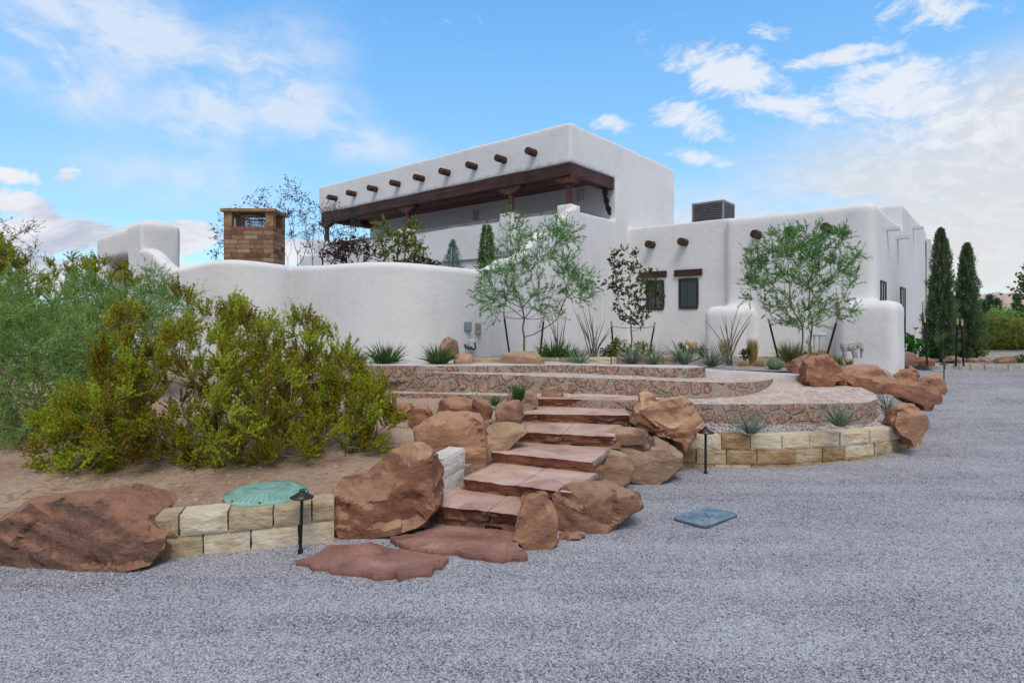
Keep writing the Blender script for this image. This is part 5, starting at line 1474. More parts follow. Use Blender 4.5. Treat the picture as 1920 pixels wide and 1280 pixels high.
def tree(name, label, cat, base, trunk_top, crown, Yc, D, ntips, mleaf, mbark, seed, ntw=6, tlen=.25, nlf=14, L=.05, Wd=.012, up=.3, spread=.7, lspread=.8, r_tip=.004, rmax=.05, edge=30, bf=.35, step=.18, group=None, multi=None, jit=.25, bark_parts='trunk', droop=0, tintv=.22, clump=.25, twr=.0018, ls2=.0):
    rs = np.random.RandomState(seed)
    root = empty(name, base, label=label, cat=cat, group=group)
    T = sample_crown(crown, ntips, Yc, D, rs, edge)
    mb = MB(); tipsP, tipsD = [], []
    trunks = multi or [(base, trunk_top)]
    # share the targets between stems
    tops = np.array([tuple(t[1]) for t in trunks])
    own = np.argmin(np.linalg.norm(T[:, None] - tops[None], axis=2), axis=1)
    for ti, (b, t) in enumerate(trunks):
        b, t = np.array(tuple(b)), np.array(tuple(t)); k_ = max(3, int(np.linalg.norm(t - b) / step)); b = b - np.array([0, 0, .06])
        pts = [b + (t - b) * i / k_ + np.append(rs.normal(size=2) * .012 * (0 < i < k_), 0) for i in range(k_ + 1)]
        tt = T[own == ti]
        if not len(tt): continue
        P, par, tips = colonize(pts, tt, step, bf, rs, jit, droop)
        skeleton(mb, P, par, r_tip, 2.3, rmax)
        for q in tips:
            tipsP.append(P[q]); v = P[q] - P[par[q]]; tipsD.append(v / (np.linalg.norm(v) + 1e-9))
    tipsP, tipsD = np.array(tipsP), np.array(tipsD)
    P, LD, idx, tw = twig_leaves(tipsP, tipsD, ntw, tlen, nlf, rs, up, spread, lspread)
    twig_mesh(mb, tw, twr, .8, rs)
    mb.build(bark_parts, mbark, root, smooth=True, origin=base)
    ct = rs.normal(.5, clump, len(tipsP))
    tint = ct[idx] + rs.normal(0, tintv, len(P))
    leaf_mesh('crown', P, LD, L * rs.uniform(.6, 1.2, len(P)), Wd * rs.uniform(.7, 1.2, len(P)), tint, mleaf, root, rs)
    return root

# --- creosote and mesquite on the left
def gb(px, py, z=None):     # point on the sandy slope under a pixel
    q = G(px, py, .4)
    for _ in range(6): q = G(px, py, dz(q.x, q.y))
    return q
creo = dict(ntw=13, tlen=.23, nlf=42, L=.023, Wd=.0155, up=.75, spread=.42, lspread=1.0, r_tip=.0035, rmax=.022, edge=45, bf=.12, step=.11, jit=.4, group='creosote bushes on the sandy slope', tintv=.17, clump=.27)
def stems(cx, cz_, n, r, seed, tilt=.45, ln=.35):
    rs = np.random.RandomState(seed); out = []
    for i in range(n):
        a = 2 * PI * i / n + rs.uniform(-.4, .4); b = Vector((cx.x + r * .3 * math.cos(a), cx.y + r * .3 * math.sin(a), cx.z))
        out.append((b, b + Vector((math.cos(a) * tilt, math.sin(a) * tilt * .7, 1 - tilt * .4)) * ln * rs.uniform(.7, 1.2)))
    return out
c1 = gb(400, 862)
tree('creosote_bush', 'broad olive creosote bush in front, centre of the shrub mass, with bare grey lower branches', 'shrub', c1, None,
     [(180, 700), (190, 640), (215, 590), (255, 580), (300, 595), (345, 545), (385, 560), (395, 610), (440, 560), (470, 590), (505, 600), (520, 650), (560, 690), (590, 740), (580, 810), (560, 850), (470, 850), (400, 880), (330, 870), (260, 880), (200, 850)],
     c1.y, .75, 235, L_CREO, B_GREY, 1, multi=stems(c1, 0, 7, .3, 1, .7), **creo)
c2 = gb(150, 880)
tree('creosote_bush', 'low golden-olive creosote bush at the lower left, nearest the dark boulder', 'shrub', c2, None,
     [(62, 820), (95, 770), (125, 745), (160, 735), (195, 720), (240, 690), (275, 715), (280, 790), (285, 850), (262, 885), (225, 900), (180, 885), (120, 892), (65, 880)],
     c2.y, .5, 115, L_CREO, B_GREY, 2, multi=stems(c2, 0, 5, .25, 2, .7), **creo)
c3 = gb(590, 842)
tree('creosote_bush', 'tall airy creosote bush with pointed plumes before the white wall, right of the broad one', 'shrub', c3, None,
     [(410, 650), (412, 590), (425, 568), (455, 575), (470, 610), (492, 585), (512, 600), (520, 640), (535, 605), (570, 590), (600, 612), (620, 620), (632, 640), (655, 660), (665, 700), (640, 770), (620, 810), (520, 820), (450, 760)],
     c3.y + .5, .6, 135, L_CREO, B_GREY, 3, multi=stems(c3 + Vector((0, .3, 0)), 0, 6, .3, 3, .6, .5), **creo)
c4 = gb(650, 850)
tree('creosote_bush', 'green creosote bush reaching right towards the terrace, rightmost of the shrubs', 'shrub', c4, None,
     [(600, 720), (630, 690), (660, 690), (690, 715), (712, 705), (728, 712), (722, 745), (745, 775), (755, 800), (725, 815), (712, 855), (690, 870), (650, 845), (600, 800)],
     c4.y + .1, .4, 78, L_CREO, B_GREY, 4, multi=stems(c4, 0, 5, .25, 4, .8), **{**creo, 'clump': .2})
c5 = gb(470, 868)
tree('creosote_bush', 'small low creosote bush at the front edge of the shrub mass beside the sand', 'shrub', c5, None,
     [(330, 880), (350, 800), (400, 760), (440, 770), (480, 790), (540, 800), (600, 790), (630, 820), (600, 860), (540, 875), (470, 882), (400, 890)],
     c5.y, .35, 66, L_CREO, B_GREY, 5, multi=stems(c5, 0, 6, .35, 5, .9, .25), **creo)
mesq = dict(ntw=11, tlen=.30, nlf=34, L=.034, Wd=.010, up=.1, spread=.75, lspread=.6, r_tip=.003, rmax=.03, edge=55, bf=.15, step=.16, jit=.4, group='feathery mesquites behind the creosotes', tintv=.14, clump=.18)
m1 = gb(40, 850)
tree('mesquite_bush', 'large feathery blue-green mesquite at the left edge of the photo', 'shrub', m1, None,
     [(-60, 600), (0, 520), (60, 530), (110, 580), (160, 590), (185, 640), (190, 700), (165, 760), (100, 800), (60, 870), (-60, 880)],
     m1.y + .6, .8, 250, L_MESQ, B_BROWN, 11, multi=stems(m1 + Vector((0, .5, 0)), 0, 5, .3, 11, .5, .5), **mesq)
m2 = gb(210, 800)
tree('mesquite_bush', 'feathery green mesquite behind the creosotes, reaching up to the gate portal', 'shrub', m2, None,
     [(90, 600), (110, 520), (150, 500), (210, 540), (262, 540), (300, 500), (315, 540), (345, 560), (385, 545), (375, 590), (330, 640), (250, 700), (120, 720)],
     m2.y + .9, .8, 250, L_MESQ, B_BROWN, 12, multi=stems(m2 + Vector((0, .6, 0)), 0, 5, .3, 12, .5, .8), **mesq)
m3 = gb(-20, 800)
tree('creosote_bush', 'tall pointed creosote bush behind the mesquites at the upper left', 'shrub', m3, None,
     [(-50, 700), (-50, 470), (0, 440), (40, 460), (70, 480), (110, 478), (150, 485), (170, 500), (190, 490), (230, 505), (262, 520), (240, 590), (150, 650), (60, 640)],
     m3.y + 1.6, .6, 160, L_CREO, B_GREY, 13, multi=stems(m3 + Vector((.6, 1.4, 0)), 0, 6, .4, 13, .5, 1.0), **{**creo, 'L': .028, 'Wd': .016, 'tlen': .22, 'clump': .15})
tree('wispy_shrub', 'wispy green shrub with loose leafy sprays at the top left of the shrubs', 'shrub', m3 + Vector((.1, 1.0, 0)), None,
     [(-40, 600), (-40, 430), (0, 410), (30, 425), (60, 420), (92, 398), (85, 440), (60, 490), (55, 600)],
     m3.y + 1.4, .4, 60, L_YG, B_BROWN, 14, multi=stems(m3 + Vector((.1, 1.2, 0)), 0, 4, .3, 14, .3, 1.2), ntw=5, tlen=.25, nlf=10, L=.045, Wd=.014, up=.4, spread=.6, lspread=.7, bf=.2, edge=30, rmax=.02, tintv=.2)
for i, (a, b_) in enumerate((((553, 600), (545, 562)), ((563, 602), (538, 558)), ((578, 610), (575, 578)))):
    pass
# bare sticks poking above the airy creosote
mb = MB()
for pts in ([(566, 640), (560, 602), (545, 560), (538, 556)], [(541, 640), (540, 600), (533, 565)], [(577, 640), (575, 600), (576, 572)]):
    mb.tube([W(x, y, c3.y + .6) for x, y in pts], [.005, .004, .003, .002][:len(pts)], 4)
mb.tube([W(541, 640, c3.y + .6), W(577, 640, c3.y + .6)], .003, 4)
tag(mb.build('dead_branches', B_GREY), 'three bare dead sticks poking above the airy creosote bush', 'dead branches')

# --- trees in front of the house
wl = dict(ntw=6, tlen=.34, nlf=17, L=.085, Wd=.013, up=.05, spread=.5, lspread=.45, r_tip=.0035, rmax=.05, edge=28, bf=.45, step=.16, jit=.3, tintv=.2, clump=.25, twr=.0032)
b = G(983, 672, 1.22); b = Vector((b.x, 11.3, 1.22)); b.x = (983 - CX) / F * 11.3
tree('desert_willow', 'young feathery green desert willow tied between two stakes before the curved wall', 'tree', b, W(983, 598, 11.3),
     [(895, 560), (905, 510), (935, 480), (950, 440), (955, 402), (985, 412), (995, 470), (1012, 440), (1030, 410), (1060, 405), (1072, 440), (1068, 490), (1095, 520), (1118, 540), (1105, 562), (1060, 560), (1045, 600), (1000, 590), (960, 580), (920, 590)],
     11.3, .9, 130, L_WILL, B_GREEN, 21, **wl)
b = Vector(((1183 - CX) / F * 13, 13, 1.15))
tree('redbud_tree', 'slender dark-leaved young tree staked beside the two small windows', 'tree', b, W(1183, 608, 13),
     [(1135, 530), (1140, 500), (1150, 475), (1172, 468), (1195, 480), (1212, 500), (1238, 510), (1235, 545), (1228, 590), (1205, 612), (1165, 600), (1148, 570)],
     13, .5, 105, L_DARK, B_BROWN, 22, ntw=3, tlen=.16, nlf=5, L=.068, Wd=.058, up=.1, spread=.8, lspread=1.2, r_tip=.003, rmax=.028, edge=20, bf=.5, step=.14, tintv=.25)
b = Vector(((1500 - CX) / F * 11.8, 11.8, 1.05)); b2_ = Vector(((1512 - CX) / F * 11.8, 11.7, 1.05))
tree('acacia_tree', 'wide feathery double-trunked tree staked in front of the low wing at the right', 'tree', b, None,
     [(1388, 480), (1420, 470), (1440, 440), (1480, 420), (1525, 440), (1540, 395), (1560, 415), (1590, 450), (1618, 480), (1610, 530), (1590, 560), (1605, 600), (1560, 590), (1530, 615), (1490, 610), (1450, 590), (1395, 560), (1405, 520)],
     11.8, 1.0, 190, L_WILL, B_GREEN, 23, multi=[(b, W(1508, 600, 11.7)), (b2_, W(1522, 596, 11.8))], **{**wl, 'L': .06, 'Wd': .012, 'tlen': .26, 'ntw': 7, 'nlf': 24})
# sprays that hang out to the right
# --- courtyard trees above the wall
def yard(name, label, cat, px, Y, topy, crown, D, nt, ml, mbk, seed, base_py=None, multi=1, **kw):
    b = Vector(((px - CX) / F * Y, Y, 1.2)); t = W(px, topy, Y)
    m = None
    if multi > 1:
        m = [(b + Vector((.1 * i, 0, 0)), t + Vector((.28 * (i - (multi - 1) / 2), 0, 0))) for i in range(multi)]
    return tree(name, label, cat, b, t, crown, Y, D, nt, ml, mbk, seed, multi=m, **kw)
sp_ = dict(ntw=4, tlen=.3, nlf=6, L=.075, Wd=.032, up=.3, spread=.7, lspread=1, r_tip=.005, rmax=.05, edge=30, bf=.35, step=.25, tintv=.25)
yard('bare_tree', 'sparse dark-leaved tree rising behind the stone chimney', 'tree', 540, 18.5, 500, [(398, 480), (405, 430), (440, 400), (465, 365), (500, 345), (545, 343), (580, 375), (590, 420), (580, 470), (545, 495), (430, 500)], 1.4, 150, L_OLIV, B_GREY, 31, multi=3, **sp_)
yard('olive_tree', 'thin crooked olive tree in the courtyard at the left end of the upper deck', 'tree', 595, 15.2, 470, [(560, 440), (580, 400), (600, 372), (625, 390), (660, 405), (690, 425), (685, 460), (640, 470), (600, 480), (570, 470)], .9, 75, L_OLIV, B_BROWN, 32, multi=2, **{**sp_, 'L': .06, 'Wd': .022})
yard('plum_shrub', 'dark purple-leaved shrub above the courtyard wall, beside the crooked olive', 'shrub', 650, 15.0, 490, [(612, 500), (620, 460), (645, 445), (672, 455), (695, 465), (690, 495)], .6, 55, L_PURP, B_BROWN, 33, multi=3, **{**sp_, 'L': .07, 'Wd': .04, 'nlf': 8})
yard('citrus_tree', 'bright yellow-green leafy young tree above the middle of the courtyard wall', 'tree', 745, 13.6, 490, [(702, 420), (718, 410), (735, 440), (752, 432), (775, 412), (788, 425), (780, 450), (792, 475), (770, 495), (720, 498), (712, 460)], .5, 58, L_YG, B_BROWN, 34, **{**sp_, 'L': .075, 'Wd': .040, 'nlf': 9, 'ntw': 5, 'tlen': .2})
yard('low_shrub', 'low dark green shrub tops along the courtyard wall left of the little spruce', 'shrub', 795, 13.4, 496, [(690, 498), (760, 486), (800, 484), (825, 492), (825, 502), (700, 502)], .4, 40, L_DARK, B_BROWN, 35, multi=3, **{**sp_, 'tlen': .12})
# conifers
def conifer(name, label, px, Y, ytop, ybot, half_px, ml, seed, n=9000, profile=None, L=.07, Wd=.02, z0=None, up=.9, ragged=.25, cat='tree', group=None, tilt=0):
    rs = np.random.RandomState(seed)
    b = W(px, ybot, Y); t = W(px + tilt, ytop, Y)
    if z0 is not None: b.z = z0
    root = empty(name, Vector((b.x, b.y, b.z)), label=label, cat=cat, group=group)
    Hh = t.z - b.z; R = half_px / F * Y
    h = rs.beta(1.0, 1.25, n) * .98 + .015
    prof = profile or (lambda h: (np.minimum(1, (h + .06) * 5) * np.clip(1 - h, 0, 1) ** .55))
    ang = rs.uniform(0, 2 * PI, n)
    lump = np.array([noise.noise(Vector((math.cos(a) * 1.4, math.sin(a) * 1.4 + seed, hh * Hh * 1.5))) for a, hh in zip(ang[:], h)])
    lump2 = np.array([noise.noise(Vector((math.cos(a) * 3.4, math.sin(a) * 3.4 + seed, hh * Hh * 4))) for a, hh in zip(ang[:], h)])
    r = R * prof(h) * (1 + ragged * lump * 1.6 + ragged * lump2 * 1.3) * (1 - rs.rand(n) ** 2.0 * .55) * (1 + .06 * rs.normal(size=n))
    P = np.stack([b.x + (t.x - b.x) * h + r * np.cos(ang), b.y + r * np.sin(ang), b.z + h * Hh], 1)
    D = nrm(np.stack([np.cos(ang) * .6, np.sin(ang) * .6, np.full(n, up)], 1) + rs.normal(size=(n, 3)) * .35)
    tint = .5 + lump2 * .5 + rs.normal(0, .2, n)
    mb = MB(); mb.tube([(b.x, b.y, b.z - .1), (b.x, b.y, b.z + Hh * .5), (t.x, b.y, b.z + Hh * .93)], [max(.03, R * .13), R * .08, .008], 8); mb.build('trunk', B_BROWN, root, origin=b)
    leaf_mesh('crown', P, D, L * rs.uniform(.5, 1.3, n), Wd * rs.uniform(.7, 1.3, n), tint, ml, root, rs)
    return root
conifer('italian_cypress', 'nearer and taller columnar cypress beside the house side wall', 1764, 15.8, 428, 676, 23, L_CYP, 41, 30000, lambda h: np.minimum(1, (h + .16) * 3.2) * np.clip(1 - h, 0, 1) ** .55 * 1.12, .07, .022, .9, ragged=.42, group='columnar cypresses by the driveway')
conifer('italian_cypress', 'second columnar cypress, shorter and farther right, beside the desert hedge', 1813, 16.4, 456, 676, 22, L_CYP, 42, 27000, lambda h: np.minimum(1, (h + .16) * 3.2) * np.clip(1 - h, 0, 1) ** .55 * 1.12, .07, .022, .9, ragged=.42, group='columnar cypresses by the driveway')
conifer('courtyard_cypress', 'small dense green cypress above the courtyard wall by the stair parapet', 913, 14.6, 422, 520, 18, L_FERN, 43, 7000, lambda h: np.minimum(1, (h + .2) * 4) * np.clip(1 - h, 0, 1) ** .3, .06, .018, 2.6)
conifer('blue_spruce', 'little pale blue-green spruce peeking over the courtyard wall', 849, 13.6, 450, 508, 24, L_SPR, 44, 2600, lambda h: np.clip(1 - h, 0, 1) ** .9, .07, .014, 2.9, up=.15, ragged=.4)

# --- tufts: strips with a few segments
def blades(name, label, cat, base, n, L, Wd, spread, mat, seed, droop=.35, r0=.04, group=None, up=1.0, lvar=.3, thin=1.0, parent=None, tint=(.5, .25)):
    rs = np.random.RandomState(seed); S = 4
    a = rs.uniform(0, 2 * PI, n); sp = np.abs(rs.normal(0, .5, n)) * spread + rs.uniform(0, spread * .5, n)
    d = nrm(np.stack([np.cos(a) * sp, np.sin(a) * sp, np.full(n, up)], 1))
    ln = L * rs.uniform(1 - lvar, 1 + lvar * .4, n)
    P0 = np.array(tuple(base)) + np.stack([np.cos(a) * r0 * rs.rand(n), np.sin(a) * r0 * rs.rand(n), np.zeros(n) - .02], 1)
    side = nrm(np.cross(d, np.array([0, 0, 1.0]) + rs.normal(size=(n, 3)) * .5))
    V = np.empty((n, S + 1, 2, 3)); p = P0.copy(); dd = d.copy()
    for s in range(S + 1):
        w = Wd * (1 - (s / S) ** 1.5) * .5 + .0006
        V[:, s, 0] = p - side * w; V[:, s, 1] = p + side * w
        hor = np.sqrt(dd[:, 0] ** 2 + dd[:, 1] ** 2)
        dd = nrm(dd + np.stack([dd[:, 0] * .25 * droop, dd[:, 1] * .25 * droop, -droop * .45 * hor], 1)); p = p + dd * (ln / S)[:, None]
    V = V.reshape(-1, 3); i = (np.arange(n)[:, None] * (S + 1) * 2)
    Fc = np.concatenate([np.stack([i[:, 0] + 2 * s, i[:, 0] + 2 * s + 1, i[:, 0] + 2 * s + 3, i[:, 0] + 2 * s + 2], 1) for s in range(S)])
    mb = MB(); mb.add(V, Fc, np.repeat(np.clip(rs.normal(tint[0], tint[1], n), 0, 1), (S + 1) * 2))
    o = mb.build(name, mat, parent, origin=tuple(base) if parent is None else tuple(base))
    if parent is None: tag(o, label, cat, group)
    return o
YG_ = 'spiky yuccas'
for i, (px, py, z, n, L, lab) in enumerate([
    (1408, 810, .50, 75, .42, 'grey-green yucca in the planter gravel, left of the pair'), (1573, 796, .58, 85, .40, 'blue-green yucca in the planter gravel, right of the pair'),
    (1664, 768, .60, 60, .42, 'thin yucca with straw stalks at the right end of the planter'),
    (1185, 680, 1.2, 110, .50, 'yucca beside the path lamp, first of the row behind the walk'), (1226, 681, 1.2, 70, .48, 'narrow yucca between the first and third of the row behind the walk'),
    (1283, 681, 1.18, 120, .55, 'yucca in front of the tan sack behind the walk'), (1334, 685, 1.15, 120, .52, 'variegated yucca right of the tan sack behind the walk'),
    (1086, 682, 1.22, 60, .45, 'narrow yucca left of the ocotillo behind the walk')]):
    blades('yucca', lab, 'yucca', G(px, py, z), int(n * 1.25), L, .012, 1.3, L_YUC, 100 + i, .25, .05, YG_)
for i, (px, py, z, n, L, lab) in enumerate([
    (658, 682, 1.26, 150, .38, 'green sago-like clump half hidden by the creosote'), (724, 681, 1.26, 190, .42, 'green spiky clump against the white wall, middle of the three'),
    (822, 681, 1.26, 210, .38, 'dense green clump beside the dark honeycombed boulder'), (1040, 677, 1.22, 260, .50, 'big green bladed clump right of the oval boulder'),
    (1066, 677, 1.22, 150, .40, 'smaller green clump tucked right of the big bladed clump')]):
    blades('cycad', lab, 'plant', G(px, py, z), n, L, .026, 1.15, L_FERN, 120 + i, .30, .12, 'green clumps along the wall')
# yellow stalks in the planter
for i, (px, py, z, n, L, m_, lab, sp, up, dr) in enumerate([
    (1359, 676, 1.1, 260, .48, L_STRAW, 'straw-coloured grass at the foot of the right ocotillo', .22, 1, .2), (1411, 684, 1.08, 420, .52, L_STRAW, 'tall upright golden grass clump behind the walk', .14, 1, .15),
    (1482, 684, 1.05, 380, .55, L_OLGR, 'fountain of olive-gold grass left of the red boulder', .55, 1, .5), (1392, 686, 1.08, 120, .16, L_STRAW, 'small straw tuft left of the golden grass', 1.0, 1, .5),
    (1424, 686, 1.08, 130, .17, L_STRAW, 'small straw tuft right of the golden grass', 1.0, 1, .5), (1450, 682, 1.05, 130, .17, L_STRAW, 'small straw tuft above the round cactus', 1.0, 1, .5),
    (1474, 690, 1.05, 120, .16, L_STRAW, 'small straw tuft below the fountain of olive grass', 1.0, 1, .5), (1570, 690, 1.0, 120, .32, L_YG, 'bright green grass tuft behind the tall brown boulder', .45, 1, .3),
    (1592, 686, 1.0, 80, .20, L_OLGR, 'little grass tuft in front of the elephant', .4, 1, .3), (972, 748, .80, 150, .26, L_FERN, 'thin green grass tuft beside the small path light at the terrace wall', .5, 1, .3),
    (928, 758, .78, 60, .15, L_FERN, 'tiny grass sprig behind the pointed boulder', .6, 1, .3)]):
    blades('grass_tuft', lab, 'grass', G(px, py, z), int(n * 1.3), L, .011, sp, m_, 140 + i, dr, .06, 'ornamental grass tufts', up)
# round cactus
c = G(1453, 693, 1.07); root = empty('barrel_cactus', c, label='small round blue-green cactus on the gravel by the walk', cat='cactus')
mb = MB(); n = 48
prof = [(.04, 0), (.10, .03), (.135, .09), (.125, .15), (.08, .195), (.02, .21)]
vs = []; fs = []
for r, z in prof:
    for j in range(n):
        a = 2 * PI * j / n; rr = r * (1 + .10 * math.cos(12 * a)); vs.append(c + Vector((rr * math.cos(a), rr * math.sin(a), z)))
for i in range(len(prof) - 1):
    for j in range(n): fs.append((i * n + j, i * n + (j + 1) % n, (i + 1) * n + (j + 1) % n, (i + 1) * n + j))
fs.append(tuple((len(prof) - 1) * n + j for j in range(n))); mb.add(vs, fs); mb.build('body', mat_simple('cactus_skin', (.09, .15, .09), (.16, .23, .14), 20, .7, .3), root, smooth=True)
rs = np.random.RandomState(5); n = 700; th = rs.uniform(0, 2 * PI, n); ph = np.arccos(rs.uniform(0, 1, n)); Dn = np.stack([np.sin(ph) * np.cos(th), np.sin(ph) * np.sin(th), np.cos(ph)], 1)
leaf_mesh('spines', np.array(tuple(c)) + Dn * np.array([.13, .13, .115]) + np.array([0, 0, .09]), nrm(Dn + rs.normal(size=Dn.shape) * .5), .035, .003, np.full(n, .9), L_YUC, root, rs)

# ocotillos
def ocotillo(label, px, py, z, tips, Y, seed):
    b = Vector(((px - CX) / F * Y, Y, z)); rs = np.random.RandomState(seed)
    mb = MB()
    for (tx, ty) in tips:
        Yt = Y + rs.uniform(-.35, .35); t = W(tx, ty, Yt); b0 = b + Vector((rs.uniform(-.07, .07), rs.uniform(-.05, .05), 0))
        m_ = b0.lerp(t, .5) + Vector((-(t.x - b0.x) * .12, 0, .03)); 
        mb.tube([b0, b0.lerp(m_, .5) + Vector((-(t.x - b0.x) * .03, 0, 0)), m_, m_.lerp(t, .5) + Vector((-(t.x - b0.x) * .02, 0, 0)), t], [.011, .010, .009, .007, .004], 6)
    o = mb.build('ocotillo', B_CANE, smooth=True, origin=b); tag(o, label, 'ocotillo', 'ocotillos with bare grey canes')
ocotillo('sparse ocotillo with a few thin canes behind the big bladed clump', 1047, 668, 1.2, [(1024, 592), (1034, 585), (1046, 598), (1056, 610), (1062, 590), (1040, 610)], 12.0, 1)
ocotillo('dense ocotillo with many grey canes left of the dark-leaved tree', 1113, 672, 1.2, [(1075, 578), (1083, 588), (1092, 577), (1103, 570), (1110, 592), (1118, 610), (1126, 606), (1134, 600), (1146, 612), (1146, 620), (1097, 600), (1088, 606), (1141, 626), (1104, 598)], 11.6, 2)
ocotillo('ocotillo with splayed canes in front of the left rounded buttress', 1368, 668, 1.1, [(1322, 600), (1354, 590), (1360, 592), (1385, 572), (1392, 588), (1410, 588), (1407, 600), (1402, 606), (1372, 600), (1350, 610)], 11.8, 3)
# leafy little shrubs behind the walk
def bush(label, crown, Y, D, nt, ml, seed, zb_=1.15, name='small_shrub', **kw):
    cx_ = sum(p[0] for p in crown) / len(crown); b = Vector(((cx_ - CX) / F * Y, Y, zb_))
    kw_ = dict(ntw=3, tlen=.10, nlf=6, L=.05, Wd=.035, up=.4, spread=.9, lspread=1.1, r_tip=.0025, rmax=.015, edge=12, bf=.3, step=.08, tintv=.25); kw_.update(kw)
    return tree(name, label, 'shrub', b, b + Vector((0, 0, .12)), crown, Y, D, nt, ml, B_BROWN, seed, **kw_)
bush('upright leafy shrub beside the path light, left of the first yucca', [(1140, 665), (1140, 650), (1150, 636), (1168, 640), (1166, 655), (1155, 672)], 11.2, .2, 26, L_YG, 61)
bush('low dark leafy shrub left of the path light behind the walk', [(1128, 674), (1132, 655), (1148, 652), (1145, 672)], 11.3, .2, 14, L_DARK, 62)
bush('leafy green shrub behind the first yucca, under the dark-leaved tree', [(1168, 668), (1178, 650), (1200, 646), (1222, 652), (1218, 668)], 11.7, .25, 26, L_YG, 63)
bush('low green shrub right of the tan sack', [(1308, 668), (1312, 655), (1330, 656), (1330, 670)], 11.9, .2, 16, L_DARK, 64)
bush('low green shrub peeking out left of the tan sack', [(1274, 660), (1278, 645), (1294, 646), (1292, 662)], 12.2, .15, 14, L_YG, 65)
bush('tiny dark green succulent bush between the golden grasses', [(1389, 672), (1392, 658), (1405, 658), (1406, 672)], 12.0, .1, 12, L_DARK, 66, 1.1)
bush('pale green herb at the right stem of the double-trunked tree', [(1498, 676), (1505, 664), (1520, 666), (1522, 678)], 11.4, .12, 14, L_YG, 67, 1.05)

# cannas with a flower
c = G(1705, 676, .95); root = empty('canna_plants', c, label='broad glossy green canna leaves with one orange flower against the house side wall', cat='plant')
rs = np.random.RandomState(8); Y0 = 15.6
for i, (x, y0, y1) in enumerate([(1696, 668, 632), (1702, 668, 625), (1708, 668, 640), (1716, 668, 645), (1724, 668, 640), (1735, 668, 650), (1745, 668, 645), (1712, 668, 632), (1690, 668, 645), (1728, 668, 648), (1740, 668, 652)]):
    mb = MB(); Y = Y0 + rs.uniform(-.3, .4); b0, t0 = W(x, y0 + 6, Y), W(x, y1, Y)
    mb.tube([b0, t0], .010, 5)
    for j in range(6):
        f = .15 + .15 * j; p = b0.lerp(t0, f); a = rs.uniform(0, 2 * PI); out = Vector((math.cos(a), math.sin(a) * .6, rs.uniform(.6, 1.4))).normalized(); Ls = rs.uniform(.28, .42)
        sd = out.cross(Vector((0, 0, 1))).normalized(); vs = []
        for s in range(6):
            g = s / 5; w = .075 * math.sin(PI * min(1, g * .93 + .07)) ** .8; q = p + out * Ls * g - Vector((0, 0, .10 * g * g)); vs += [q - sd * w, q - Vector((0, 0, .012 * math.sin(PI * g))), q + sd * w]
        mb.add(vs, [(3 * s + k2, 3 * s + k2 + 1, 3 * s + k2 + 4, 3 * s + k2 + 3) for s in range(5) for k2 in (0, 1)], float(np.clip(rs.normal(.5, .3), 0, 1)))
    mb.build('leafy_stem', L_CANNA, root)
mb = MB(); p = W(1717, 618, Y0); 
for j in range(9):
    a = j * 2.4; out = Vector((math.cos(a), math.sin(a), .8)).normalized() * .11; sd = out.cross(Vector((0, 0, 1))).normalized() * .04
    mb.add([p, p + out * .6 - sd, p + out, p + out * .6 + sd], [(0, 1, 2, 3)])
mb.tube([W(1712, 650, Y0), p], .008, 5)
mb.build('flower', mat_simple('orange_petal', (.75, .22, .02), (.85, .33, .04), 9, .6), root)
# bright small weeds near the cypress feet
bush('bright green weed at the foot of the second cypress', [(1833, 668), (1836, 648), (1846, 645), (1848, 668)], 16.2, .2, 22, L_YG, 71, .88, **{'L': .06})
bush('green shrub on the gravel at the far right by the tan rock', [(1903, 682), (1905, 670), (1925, 668), (1930, 682)], 15.6, .3, 26, L_FERN, 72, .88, **{'L': .05})

# --- stakes and ties
M_STAKE = mat_simple('green_black_steel', (.012, .02, .018), (.025, .035, .03), 8, .6, .1, .004, .4)
M_TIP = mat_simple('bleached_stake_top', (.36, .25, .15), (.50, .37, .23), 9, .8, .2)
def stake(label, top, bot, Y, zf_, slope_only=False):
    b, t = W(bot[0], bot[1], Y), W(top[0], top[1], Y)
    root = empty('tree_stake', b, label=label, cat='stake', group='steel tree stakes with pale tops')
    d = (t - b); mb = MB(); a = b - d * .08; u = Vector((1, 0, 0)); e = d * .93
    mb.obox(a - u * .018 - Vector((0, .018, 0)), u * .036, Vector((0, .010, 0)), e); mb.obox(a - u * .005 - Vector((0, .008, 0)), u * .010, Vector((0, .034, 0)), e)
    for j in range(14):
        q = b + d * (.06 + .055 * j); mb.box(q.x - .009, q.x + .009, q.y - .026, q.y - .0185, q.z, q.z + .022)
    mb.build('post', M_STAKE, root)
    mb = MB(); q = b + d * .86; mb.obox(q - u * .020 - Vector((0, .022, 0)), u * .040, Vector((0, .020, 0)), d * .14); mb.build('tip', M_TIP, root)
    return t
stake('stake leaning left of the desert willow', (944, 584), (955, 662), 11.3, 0); stake('stake leaning right of the desert willow', (1020, 592), (1013, 660), 11.3, 0)
stake('stake left of the slender dark-leaved tree', (1146, 602), (1150, 660), 13, 0); stake('stake right of the slender dark-leaved tree', (1228, 604), (1216, 668), 13, 0)
stake('stake left of the double-trunked tree', (1440, 597), (1457, 664), 11.8, 0); stake('stake right of the double-trunked tree', (1570, 596), (1552, 660), 11.8, 0)
stake('stake in front of the nearer cypress, left side', (1733, 592), (1738, 678), 14.6, 0); stake('stake between the two cypresses', (1795, 597), (1792, 680), 14.9, 0)
stake('stake in front of the second cypress trunk', (1803, 599), (1806, 680), 14.8, 0)
